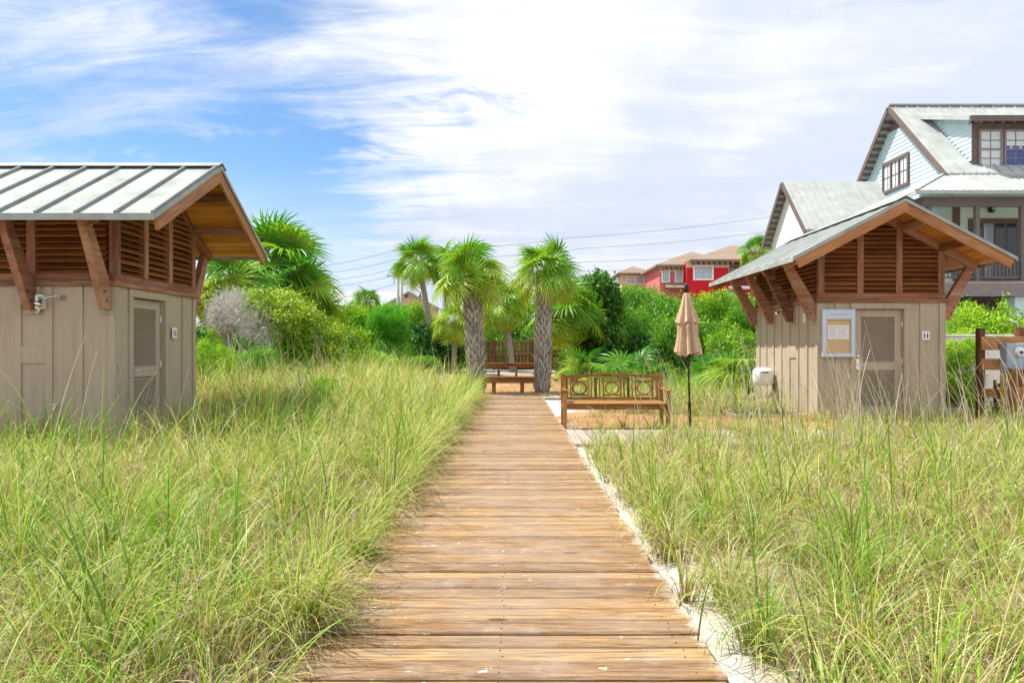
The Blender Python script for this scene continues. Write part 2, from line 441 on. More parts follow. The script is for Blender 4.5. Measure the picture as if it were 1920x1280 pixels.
def sidewalk():
    mb = MB(); x = .90
    while x < 5.0:
        w = .138
        mb.bx(x, x + w, 9.55 + random.uniform(-.01, .01), 11.2, -.045, -.004 + random.uniform(-.003, .002)); x += w + .006
    o = mb.build('side_path', 'greywood', None, .003); tag(o, 'grey weathered plank path leading off to the right hut', None, None, 'structure')
    mb = MB()
    for i in range(7):
        mb.bx(.9 + i * .145, 1.038 + i * .145, 18.2, 19.6, -.045, -.006)
    o = mb.build('side_path', 'greywood', None, .003); tag(o, 'short grey plank landing beside the palm', None, None, 'structure')
    mb = MB(); mb.bx(-2.1, 2.0, 34.2, 40.4, -.06, -.012)
    o = mb.build('path', 'concrete'); tag(o, 'grey path running up to the brown fence', None, None, 'structure')
sidewalk()

# ------------------------------------------------------------------ restroom huts
def hut(label, loc, rz, door_cx, eave_z, ridge_z, yfront, yback, group, sh=.044):
    t = thing('restroom_hut', label, 'hut', loc, rz, group)
    hw, hl, zs = 1.2, 1.65, 2.19
    ex = 2.0; sl = (ridge_z - eave_z) / ex
    y0, y1 = -hl - yfront, hl + yback
    dw = .46; dx0, dx1 = door_cx - dw, door_cx + dw; dh = 2.07
    # walls, with board battens
    w = MB(); th = .1; zb = -.25
    w.bx(-hw, -hw + th, -hl, hl, zb, zs); w.bx(hw - th, hw, -hl, hl, zb, zs)
    w.bx(-hw + th, hw - th, hl - th, hl, zb, zs)
    w.bx(-hw + th, dx0, -hl, -hl + th, zb, zs); w.bx(dx1, hw - th, -hl, -hl + th, zb, zs)
    w.bx(dx0, dx1, -hl, -hl + th, dh, zs)
    w.build('wall', 'taupe', t)
    b = MB(); pr = .022
    def batten_x(sx, ys, zb_=zb, zt=zs - .003):
        for y in ys:
            b.bx(sx * hw, sx * (hw + pr), y - .05, y + .05, zb_, zt)
    side = [-hl + .055 - pr, -1.17, -.75, -.32, .11, .54, .97, 1.40]
    batten_x(-1, side); batten_x(1, side)
    for x in (-hw + .05, -.83, .78, hw - .05):
        if x < dx0 - .1 or x > dx1 + .1:
            b.bx(x - .05, x + .05, -hl - pr, -hl, zb, zs - .003)
    for x in (-.8, -.37, .05, .48, .9): b.bx(x - .05, x + .05, hl, hl + pr, zb, zs - .003)
    # door casing
    b.bx(dx0 - .1, dx0, -hl - pr - .002, -hl, zb, dh); b.bx(dx1, dx1 + .1, -hl - pr - .002, -hl, zb, dh)
    b.bx(dx0 - .1, dx1 + .1, -hl - pr - .004, -hl, dh + .002, zs - .004)
    # cross board of the shower pipe chase and pads under the braces
    b.bx(-hw - pr + .002, -hw, -.70, -.37, 1.12, 1.36)
    for y in (-1.57, -.53, .53, 1.57):
        b.bx(-hw - pr - .003, -hw, max(y - .11, -1.648), min(y + .11, 1.648), 1.80, zs - .004); b.bx(hw, hw + pr + .003, max(y - .11, -1.648), min(y + .11, 1.648), 1.80, zs - .004)
    b.build('batten', 'taupe', t, .003)
    # door
    d = MB(); yd = -hl + .06
    d.bx(dx0 + .004, dx0 + .14, yd, yd + .04, 0, dh - .01); d.bx(dx1 - .14, dx1 - .004, yd, yd + .04, 0, dh - .01)
    for z0, z1 in ((0, .22), (.90, 1.06), (1.92, dh - .012)):
        d.bx(dx0 + .14, dx1 - .14, yd + .001, yd + .041, z0, z1)
    dr = d.build('door', 'door', t, .003)
    for z0, z1 in ((.22, .90), (1.06, 1.92)):
        s = MB(); z = z0 + .02
        while z < z1 - .005:
            s.beam((dx0 + .14, yd + .02, z), (dx1 - .14, yd + .02, z), .045, .008, (0, -.6, 1)); z += .033
        s.bx(dx0 + .14, dx1 - .14, yd + .043, yd + .05, z0, z1)
        s.build('louvre_panel', 'door', dr)
    h = MB(); hx = dx0 + .07
    h.bx(hx - .03, hx + .03, yd - .012, yd, .92, 1.12); h.tube([(hx, yd - .01, 1.0), (hx, yd - .06, 1.0), (hx + .11, yd - .06, 1.0)], .011, 8)
    h.lathe((hx, yd - .012, 1.17), [(.026, 0), (.026, -.012), (.012, -.02)], 12, 'Y')
    h.build('handle', 'chrome', dr)
    for z in (.25, 1.08, 1.78):
        g = MB(); g.tube([(dx1 - .002, yd - .008, z - .05), (dx1 - .002, yd - .008, z + .05)], .010, 8); g.build('hinge', 'chrome', dr)
    # timber sill
    s = MB(); q = .055
    s.bx(-hw - q, hw + q, -hl - q, -hl + .09, zs, zs + .07); s.bx(-hw - q, hw + q, hl - .09, hl + q, zs, zs + .07)
    s.bx(-hw - q, -hw + .09, -hl + .09, hl - .09, zs, zs + .07); s.bx(hw - .09, hw + q, -hl + .09, hl - .09, zs, zs + .07)
    s.bx(-hw - .02, hw + .02, -hl - .02, -hl + .07, zs + .07, zs + .17); s.bx(-hw - .02, -hw + .07, -hl + .07, hl, zs + .07, zs + .17)
    s.bx(hw - .07, hw + .02, -hl + .07, hl, zs + .07, zs + .17); s.bx(-hw + .07, hw - .07, hl - .07, hl + .02, zs + .07, zs + .17)
    s.build('sill_beam', 'timber', t, .004)
    zl = zs + .172
    rt = .075
    def zu(x): return ridge_z - rt / math.cos(math.atan(sl)) - sl * abs(x)
    # posts and louvre bays
    gp = [-hw + .06, -.40, .34, hw - .06]
    for yy in (-hl, hl):
        sg = 1 if yy < 0 else -1
        for x in gp:
            p = MB(); p.bx(x - .06, x + .06, yy - .02 * sg, yy + .08 * sg, zl, zu(abs(x) + .06) + .01); p.build('post', 'timber', t, .004)
        for x0, x1 in zip(gp[:-1], gp[1:]):
            lv = MB(); z = zl + .03
            while z < ridge_z:
                lim = (zu(0) - z - .02) / sl
                a, c = max(x0 + .06, -lim), min(x1 - .06, lim)
                if c - a > .05:
                    lv.beam((a, yy + .035 * sg, z), (c, yy + .035 * sg, z), .125, .016, (0, -.75 * sg, 1) if True else None)
                z += .088
            if lv.v: lv.build('louvre_bay', 'louvre', t)
    sp = [-hl + .06, -.5, .5, hl - .06]
    for sx in (-1, 1):
        for y in sp[1:-1]:
            p = MB(); p.bx(sx * (hw - .08), sx * (hw + .02), y - .06, y + .06, zl, zu(hw) + .02); p.build('post', 'timber', t, .004)
        for ya, yb in zip(sp[:-1], sp[1:]):
            lv = MB(); z = zl + .03
            while z < zu(hw) - .02:
                lv.beam((sx * (hw - .04), ya + .06, z), (sx * (hw - .04), yb - .06, z), .125, .016, (sx * .75, 0, 1)); z += .088
            lv.build('louvre_bay', 'louvre', t)
    # roof
    c = math.cos(math.atan(sl)); mt = .022 / c
    rf = MB()
    for sx in (-1, 1):
        rf.prism([(0, y0, ridge_z - mt), (sx * ex, y0, eave_z - mt), (sx * ex, y0, eave_z), (0, y0, ridge_z)] if sx > 0 else
                 [(0, y0, ridge_z), (-ex, y0, eave_z), (-ex, y0, eave_z - mt), (0, y0, ridge_z - mt)], (0, y1 - y0, 0))
    roof = rf.build('roof', 'roofmetal', t)
    se = MB(); y = y0 + .03
    first = True
    while y < y1:
        for sx in (-1, 1):
            nn = Vector((sx * sl, 0, 1)).normalized() * sh * .5
            se.beam(Vector((sx * .02, y, ridge_z - sl * .02)) + nn, Vector((sx * (ex - .004), y, eave_z + sl * .004)) + nn, .028, sh, (sx * sl, 0, 1))
        y += .505 if not first else .475
        first = False
    se.build('standing_seam', 'seam', roof)
    rc = MB()
    for sx in (-1, 1):
        nn = Vector((sx * sl, 0, 1)).normalized() * .052
        a = Vector((0, 0, ridge_z + .055)); e = Vector((sx * .13, 0, ridge_z - sl * .13)) + nn
        rc.prism([(a.x, y0 - .02, a.z), (e.x, y0 - .02, e.z), (e.x, y0 - .02, e.z - .012), (a.x, y0 - .02, a.z - .014)], (0, y1 - y0 + .04, 0))
    rc.build('ridge_cap', 'roofmetal', roof)
    eg = MB()
    for sx in (-1, 1):
        eg.bx(sx * (ex + .001), sx * (ex + .012), y0, y1, eave_z - mt - .05, eave_z + .012)
        for yy, q in ((y0 - .012, 1), (y1 + .001, 1)):
            eg.prism([(0, yy, ridge_z + .004), (sx * ex, yy, eave_z + .004), (sx * ex, yy, eave_z - .055), (0, yy, ridge_z - .055)], (0, .011, 0))
    eg.build('drip_edge', 'roofmetal', roof)
    # soffit boards lengthwise
    sf = MB(); st = .03
    for sx in (-1, 1):
        u = Vector((sx * c, 0, -math.sin(math.atan(sl)))); nrm = Vector((sx * math.sin(math.atan(sl)), 0, c))
        ln = (ex - .03) / c; k = int(ln / .105); bw = ln / k
        for i in range(k):
            cc = Vector((0, (y0 + y1) / 2, ridge_z)) + u * (bw * (i + .5)) - nrm * (.024 + st / 2)
            sf.frame(cc, Vector((0, 1, 0)), u, nrm, y1 - y0 - .06, bw - .007, st)
    sf.build('soffit', 'soffit', t)
    # barge boards
    for yy in (y0 + .03, y1 - .03):
        for sx in (-1, 1):
            nrm = Vector((sx * math.sin(math.atan(sl)), 0, c))
            bb = MB(); yq = yy + sx * .004; a = Vector((0, yq, ridge_z)) - nrm * .125; e = Vector((sx * (ex - .01), yq, eave_z + sl * .01)) - nrm * .125
            bb.beam(a + Vector((sx * .002, 0, 0)), e, .045, .19, nrm); bb.build('barge_board', 'bargewood', t, .003)
    # rafters with tails, purlins
    for y in (-hl + .03, -.5, .5, hl - .03):
        for sx in (-1, 1):
            nrm = Vector((sx * math.sin(math.atan(sl)), 0, c))
            rr = MB(); xa = .03 if abs(y) > 1 else hw - .3
            yq = y + sx * .004; a = Vector((sx * xa, yq, ridge_z - sl * xa)) - nrm * .135; e = Vector((sx * (ex - .10), yq, eave_z + sl * .10)) - nrm * .135
            rr.beam(a, e, .10 + .003 * sx, .155, nrm); rr.build('rafter', 'timber', t, .004)
    for x in (-1.15, -.42, .42, 1.15):
        for ya, yb in ((y0 + .055, -hl - .03), (hl + .08, y1 - .055)):
            pu = MB(); pu.bx(x - .05, x + .05, ya, yb, zu(abs(x) + .05) - .125, zu(abs(x) + .05) - .002); pu.build('purlin', 'timber', t, .004)
    # knee braces
    for y in (-1.57, -.53, .53, 1.57):
        for sx in (-1, 1):
            br = MB(); wx = hw + pr + .004
            zt = zu(1.78) - .06
            br.prism([(sx * wx, y - .055, 1.86), (sx * (wx + .11), y - .055, 1.86), (sx * 1.84, y - .055, zt), (sx * 1.70, y - .055, zt + .03), (sx * wx, y - .055, 2.18)], (0, .11, 0))
            bo = br.build('brace', 'timber', t, .005)
            for zz in (1.98, 2.10):
                xx = wx + .11 + (zz - 1.86) * (1.84 - wx - .11) / (zt - 1.86) - .045
                for yy, dd in ((y - .055, -.008), (y + .055, .008)):
                    bl = MB(); bl.lathe((sx * xx, yy, zz), [(.016, 0), (.016, dd)], 8, 'Y'); bl.build('bolt', 'black', bo)
    return t
LH = hut('taupe board hut with timber louvres and sunlit metal roof, on the left behind tall grass', (-7.13, 10.65, 0), R(90), -.30, 3.03, 4.165, .97, .9, 'restroom huts')
RH = hut('taupe board hut with timber louvres and open gable facing us, under the blue house', (7.06, 14.65, 0), 0, -.03, 2.95, 4.0, .80, 1.05, 'restroom huts', .016)

def restroom_sign(label, loc, rz):
    t = thing('restroom_sign', label, 'sign', loc, rz, 'restroom signs')
    m = MB(); m.bx(-.075, .075, -.012, 0, -.085, .085); m.build('plate', 'white', t, .003)
    g = MB()
    for x in (-.03, .03):
        g.lathe((x, -.0125, .042), [(.011, 0), (.011, -.002)], 12, 'Y')
        if x < 0: g.bx(x - .012, x + .012, -.0145, -.0125, -.01, .026)
        else: g.prism([(x - .008, -.0145, .026), (x + .008, -.0145, .026), (x + .02, -.0145, -.02), (x - .02, -.0145, -.02)], (0, .002, 0))
        g.bx(x - .010, x - .002, -.0144, -.0125, -.055, -.011); g.bx(x + .002, x + .010, -.0144, -.0125, -.055, -.011)
    g.build('pictogram', 'darkink', t)
restroom_sign('small white restroom sign beside the door of the left hut', (-5.453, 11.07, PZ(624, 11.07)), R(90))
restroom_sign('small white restroom sign right of the door of the right hut', (PX(1735, 12.98), 12.97, PZ(629, 12.98)), 0)

def notice_board():
    Y = 12.97; x0, x1 = PX(1540, Y), PX(1601, Y); z0, z1 = PZ(669, Y), PZ(580, Y)
    t = thing('notice_board', 'pale framed notice board with cork and white papers beside the hut door', 'notice board', ((x0 + x1) / 2, Y, z0))
    w = x1 - x0; h = z1 - z0; f = .075
    m = MB(); m.bx(-w/2, -w/2 + f, -.06, 0, 0, h); m.bx(w/2 - f, w/2, -.06, 0, 0, h)
    m.bx(-w/2 + f, w/2 - f, -.06, 0, 0, f); m.bx(-w/2 + f, w/2 - f, -.06, 0, h - .19, h); m.build('frame', 'alum', t, .004)
    m = MB(); m.bx(-w/2 + f, w/2 - f, -.02, -.003, f, h - .19); m.build('cork_panel', 'cork', t)
    for xa, xb in ((-.20, .01), (.02, .205)):
        m = MB(); m.bx(xa, xb, -.024, -.021, .34, .60); p = m.build('paper', 'paper', t)
        g = MB()
        for k in range(9):
            g.bx(xa + .02, xb - .02 - random.uniform(0, .07), -.0255, -.0245, .57 - k * .025, .576 - k * .025)
        g.build('print', 'ink', p)
    g = MB(); x = -.16
    while x < .16:
        l = random.uniform(.02, .05); g.bx(x, x + l, -.0625, -.0605, h - .105, h - .09); x += l + .012
    g.build('heading', 'ink', t)
notice_board()

def shower(label, a, b, drop, cat='shower'):
    t = thing('outdoor_shower', label, cat, a, 0, 'outdoor showers')
    a = Vector(a); b = Vector(b); d = b - a
    m = MB(); m.tube([(0, 0, 0), d * .3 + Vector((0, 0, .03)), d * .75 + Vector((0, 0, .02)), d], .011, 8); m.build('pipe', 'chrome', t, 0, True)
    n = Vector((0, -1, 0)) if abs(d.y) > .03 and abs(d.x) < abs(d.y) else Vector((1, 0, 0))
    m = MB(); m.lathe((0, .004, 0), [(.036, 0), (.036, -.01), (.02, -.022)], 16, 'Y'); m.build('flange', 'chrome', t, 0, True)
    m = MB(); m.tube([d, d + Vector(drop) * .35, d + Vector(drop) * .7, d + Vector(drop)], [.014, .02, .052, .056], 16); m.build('shower_head', 'chrome', t, 0, True)
a = P(118, 558, 9.43)
shower('chrome wall shower with round head on the left hut, near the green label', a, a + Vector((-.20, -.12, -.03)), (-.03, -.055, -.09))
t = thing('soap_dispenser', 'white wall dispenser with green label beside the left hut shower', 'dispenser', P(80, 580, 9.43))
m = MB(); m.bx(-.055, .055, -.09, 0, 0, .2); m.build('body', 'white', t, .012)
m = MB(); m.bx(.0, .05, -.094, -.0905, .09, .17); m.build('label_panel', 'green', t)
m = MB(); m.tube([(-.02, -.05, 0), (-.02, -.05, -.03), (-.02, -.09, -.045)], .012, 8); m.build('nozzle', 'chrome', t)
t = thing('water_tap', 'small chrome tap low on the left hut wall just above the grass', 'tap', P(108, 762, 9.43))
m = MB(); m.tube([(0, 0, 0), (0, -.06, 0), (0, -.1, -.05)], .013, 8); m.build('spout', 'chrome', t)
m = MB(); m.tube([(-.04, -.05, .03), (.04, -.05, .03)], .01, 8); m.tube([(0, -.05, 0), (0, -.05, .03)], .008, 6); m.build('tap_handle', 'chrome', t)
Yw = 14.05
a = Vector((5.835, Yw, PZ(580, Yw)))
t = thing('outdoor_shower', 'chrome shower arm sticking out from the sunlit side of the right hut', 'shower', a, 0, 'outdoor showers')
m = MB(); m.tube([(0, 0, 0), (-.14, 0, .03), (-.26, 0, .0), (-.3, 0, -.03)], .012, 8); m.build('pipe', 'chrome', t, 0, True)
m = MB(); m.tube([(-.29, 0, -.02), (-.31, 0, -.05), (-.34, 0, -.1), (-.345, 0, -.11)], [.016, .022, .055, .058], 16); m.build('shower_head', 'chrome', t, 0, True)
m = MB(); m.tube([(.012, 0, 0), (-.01, 0, 0)], .04, 16); m.build('flange', 'chrome', t)
t = thing('instruction_plate', 'small pale plate on the shaded side wall of the right hut', 'sign', (5.836, 13.55, PZ(596, 13.55)))
m = MB(); m.bx(-.008, 0, -.06, .06, -.09, .09); m.build('plate', 'white', t, .002)
m = MB()
for k in range(4): m.bx(-.010, -.0085, -.04, .04, .05 - k * .035, .058 - k * .035)
m.build('print', 'ink', t)

def hose_reel():
    Y = 15.2; c = P(1426, 706, Y)
    t = thing('hose_reel', 'white plastic hose reel fixed to the side of the right hut', 'hose reel', (5.85, Y, c.z))
    m = MB(); prof = []
    w = .40
    # rounded drum housing, axis X
    n = 20; vs = []; fs = []
    rings = [(-.42, .10), (-.40, .17), (-.34, .205), (-.12, .205), (-.06, .17), (-.04, .10)]
    for x, r in rings:
        for k in range(n):
            a = 2 * math.pi * k / n; rr = r * (1 + .12 * max(0, abs(math.cos(2 * a)) - .3) * 0)
            cy = math.copysign(abs(math.cos(a)) ** .6, math.cos(a)); cz = math.copysign(abs(math.sin(a)) ** .6, math.sin(a))
            vs.append((x, rr * cy, rr * cz))
    for i in range(len(rings) - 1):
        for k in range(n): fs.append((i * n + k, (i + 1) * n + k, (i + 1) * n + (k + 1) % n, i * n + (k + 1) % n))
    fs.append(tuple(range(n))); fs.append(tuple(range((len(rings) - 1) * n, len(rings) * n))[::-1])
    m.add(vs, fs); m.build('housing', 'white', t, 0, True)
    m = MB(); m.bx(-.34, -.18, -.2095, -.20, .09, .12); m.build('slot', 'darkink', t, .003)
    m = MB(); m.bx(-.06, .0, -.06, .06, -.06, .06); m.bx(-.06, .012, -.03, .03, -.02, .14); m.build('bracket', 'white', t, .006)
    m = MB(); m.tube([(-.05, -.05, -.1), (-.02, -.09, -.2), (-.1, -.1, -.38), (-.2, -.1, -.55), (-.3, -.12, -.62)], .012, 8)
    m.tube([(-.05, -.0, -.12), (.0, -.05, -.3), (-.02, -.05, -.6)], .012, 8); m.build('hose', 'railwood', t, 0, True)
hose_reel()
def foot_grate():
    x0, x1, y0, y1 = 4.35, 5.75, 13.2, 15.0
    t = thing('foot_shower_pad', 'dark drain pad with timber edging by the right hut wall', 'drain pad', ((x0 + x1) / 2, y0, -.05))
    m = MB(); e = .06
    m.bx(x0, x1, y0, y0 + e, -.1, .04); m.bx(x0, x1, y1 - e, y1, -.1, .04); m.bx(x0, x0 + e, y0 + e, y1 - e, -.1, .038); m.bx(x1 - e, x1, y0 + e, y1 - e, -.1, .038)
    m.build('edging', 'greywood', t, .004, world=True)
    m = MB(); x = x0 + e + .01
    while x < x1 - e - .02:
        m.bx(x, x + .03, y0 + e, y1 - e, -.06, .012); x += .05
    m.build('grate', 'black', t, 0, world=True)
foot_grate()

# ------------------------------------------------------------------ benches
def ornate_bench():
    x0, x1, yf, yb = .88, 2.655, 11.32, 11.86; g = -.04
    t = thing('garden_bench', 'brown wooden garden bench with three ring panels in its back', 'bench', ((x0 + x1) / 2, (yf + yb) / 2, g))
    W = lambda m, n, mat='benchwood', bev=.004, par=None: m.build(n, mat, par or t, bev, world=True)
    for x in (x0, x1):
        s = 1 if x == x0 else -1
        m = MB(); m.bx(x, x + s * .062, yf, yf + .062, g, .60); W(m, 'leg')
        m = MB(); m.beam((x + s * .031, yb, g), (x + s * .031, yb, .44), .062, .062); m.beam((x + s * .031, yb + .002, .43), (x + s * .031, yb + .07, .88), .062, .055, (0, -1, 0)); W(m, 'leg')
        m = MB(); m.beam((x + s * .031, yf - .05, .615), (x + s * .031, yb + .03, .635), .075, .032); W(m, 'armrest')
        m = MB(); m.bx(x + s * .015, x + s * .05, yf + .064, yb - .03, .30, .37); W(m, 'side_rail')
    m = MB()
    for k in range(5):
        y = yf - .015 + k * .107; m.bx(x0 + .064, x1 - .064, y, y + .095, .395, .42)
    W(m, 'seat')
    m = MB(); m.bx(x0 + .063, x1 - .063, yf + .01, yf + .04, .31, .393); m.bx(x0 + .063, x1 - .063, yb - .03, yb, .31, .393); W(m, 'apron')
    def yz(z): return yb + .002 + (z - .43) / .45 * .068
    # top rail with a gentle arch
    m = MB(); n = 10; pts = []
    for i in range(n):
        u0, u1 = i / n, (i + 1) / n
        f = lambda u: .80 + .030 * math.sin(math.pi * u)
        xa, xb = x0 + .06 + (x1 - x0 - .12) * u0, x0 + .06 + (x1 - x0 - .12) * u1
        y = yz(.8)
        m.add([(xa, y - .02, f(u0)), (xb, y - .02, f(u1)), (xb, y + .02, f(u1)), (xa, y + .02, f(u0)), (xa, y - .02, f(u0) + .055), (xb, y - .02, f(u1) + .055), (xb, y + .02, f(u1) + .055), (xa, y + .02, f(u0) + .055)],
              [(0, 3, 2, 1), (4, 5, 6, 7), (0, 1, 5, 4), (2, 3, 7, 6)] + ([(0, 4, 7, 3)] if i == 0 else []) + ([(1, 2, 6, 5)] if i == n - 1 else []), None, .45)
    W(m, 'top_rail', bev=0)
    m = MB(); m.beam((x0 + .06, yz(.45), .455), (x1 - .06, yz(.45), .455), .035, .05); W(m, 'lower_rail')
    k = (x1 - x0) / 1.81
    def vert(m, xo, w, za=.48, zb=.815):
        x = x0 + xo * k; m.beam((x, yz(za), za), (x, yz(zb), zb), w, .022, (0, -1, 0))
    for (a, b) in ((.174, .485), (.752, 1.064), (1.324, 1.628)):
        m = MB(); vert(m, a, .024); vert(m, b, .024)
        for z in (.515, .745): m.beam((x0 + a * k + .012, yz(z), z), (x0 + b * k - .012, yz(z), z), .022, .024)
        pn = W(m, 'back_panel', bev=.002)
        m = MB(); cx = x0 + (a + b) / 2 * k; cz = .63; nn = 28; vs = []; fs = []
        for i in range(nn):
            an = 2 * math.pi * i / nn
            for (r, dy) in ((.135, -.014), (.135, .014), (.103, .014), (.103, -.014)):
                z = cz + r * math.sin(an) * .86; vs.append((cx + r * math.cos(an), yz(z) + dy, z))
        for i in range(nn):
            j = (i + 1) % nn
            for q in range(4): fs.append((i * 4 + q, j * 4 + q, j * 4 + (q + 1) % 4, i * 4 + (q + 1) % 4))
        m.add(vs, fs); W(m, 'ring', par=pn, bev=0)
    for xo, w in ((.10, .045), (.543, .026), (.615, .045), (.687, .026), (1.121, .026), (1.194, .045), (1.266, .026), (1.707, .045)):
        m = MB(); vert(m, xo, w); W(m, 'slat', bev=.002)
ornate_bench()
def plank_bench(label, x0, x1, y, lx, seat_z, g=-.04, th=.06, ap=.12):
    t = thing('plank_bench', label, 'bench', ((x0 + x1) / 2, y, g), 0, 'plank benches')
    m = MB()
    for k in range(3): m.bx(x0, x1, y - .20 + k * .14, y - .065 + k * .14, seat_z - th, seat_z)
    m.build('seat', 'benchwood', t, .006, world=True)
    m = MB(); m.bx(x0 + .03, x1 - .03, y - .185, y - .14, seat_z - th - ap, seat_z - th - .002); m.build('apron', 'benchwood', t, .004, world=True)
    for x in lx:
        m = MB(); m.bx(x - .055, x + .055, y - .135, y + .18, g, seat_z - th - .002); m.build('leg', 'benchwood', t, .004, world=True)
plank_bench('nearer plank bench across the end of the boardwalk between two thick palms', PX(897, 20.1), PX(1005, 20.1), 20.1, (PX(926, 20.1), PX(979, 20.1)), .47)
plank_bench('farther plank bench behind the first one before the brown slat fence', PX(908, 32), PX(1003, 32), 32, (PX(935, 32), PX(968, 32)), .60)

# low timber sleepers right of the palms
for i, (px0, px1, py, Y, lb) in enumerate(((1024, 1096, 697, 31, 'long grey timber sleeper on the pine straw right of the palms'), (1022, 1048, 708, 27, 'short grey timber sleeper lying nearer the right palm'))):
    t = thing('timber_sleeper', lb, 'timber', (PX((px0 + px1) / 2, Y), Y, 0), 0, 'timber sleepers')
    m = MB(); z = PZ(py, Y); m.bx(PX(px0, Y), PX(px1, Y), Y - .2, Y + .25, z - .07, z); m.build('beam', 'greywood', t, .01, world=True)
    for px in (px0 + 6, px1 - 6):
        m = MB(); m.bx(PX(px, Y) - .06, PX(px, Y) + .06, Y - .1, Y + .15, -.1, z - .072); m.build('support', 'railwood', t, 0, world=True)

# ------------------------------------------------------------------ closed parasol
def parasol():
    Y = 11.6; base = P(1294, 800, Y); top = P(1287, 531, Y)
    t = thing('garden_parasol', 'closed beige parasol with two tiers on a dark pole', 'parasol', (base.x, Y, -.04))
    h = top.z + .04; lean = top.x - base.x
    def ax(z): return Vector((lean * z / h, 0, z))
    m = MB(); m.tube([ax(-.15), ax(h * .5), ax(h - .12)], .017, 12); m.build('pole', 'black', t, 0, True)
    m = MB(); m.tube([ax(h - .16), ax(h - .04), ax(h)], [.036, .036, .03], 12); m.build('finial', 'black', t, 0, True)
    def tier(prof, seed, hem):
        rs = random.Random(seed); n = 96; nf = 8; m = MB(); vs = []; fs = []
        ph = [rs.uniform(-.3, .3) for _ in range(nf)]
        for i, (z, r, fold) in enumerate(prof):
            for k in range(n):
                a = 2 * math.pi * k / n
                w = math.cos(nf * a + ph[int(k / n * nf) % nf] + z * 1.2)
                w2 = math.cos(19 * a + z * 2.0)
                rr = r * (1 + fold * w + fold * .22 * w2)
                dz = hem * (i == len(prof) - 1) * (.5 * w + .5 * math.cos(3 * a + seed))
                vs.append(ax(z + dz) + Vector((rr * math.cos(a), rr * math.sin(a), 0)))
        for i in range(len(prof) - 1):
            for k in range(n):
                fs.append((i * n + k, (i + 1) * n + k, (i + 1) * n + (k + 1) % n, i * n + (k + 1) % n))
        m.add(vs, fs); return m
    z0 = PZ(664, Y) + .04; z1 = PZ(604, Y) + .04; z2 = PZ(549, Y) + .04
    d = z1 - z0
    can = tier([(z1 + .16, .06, .1), (z1 + .05, .105, .18), (z1 - .03, .14, .24), (z0 + d * .78, .13, .30), (z0 + d * .6, .135, .30), (z0 + d * .35, .155, .30), (z0 + d * .12, .17, .32), (z0, .175, .36)], 3, .05).build('canopy', 'canvas', t, 0, True)
    d = z2 - z1
    tier([(z2, .045, .05), (z2 - d * .2, .068, .14), (z2 - d * .45, .092, .2), (z2 - d * .75, .128, .25), (z2 - d * .97, .158, .26), (z2 - d * 1.04, .162, .27)], 5, .035).build('vent_tier', 'canvas', can, 0, True)
    m = MB(); m.lathe(ax(z1 - .12), [(.05, -.02), (.055, 0), (.05, .02)], 16); m.build('tie', 'black', t)
    m = MB(); m.tube([ax(.0), ax(.45)], .028, 12); m.build('socket', 'black', t)
parasol()

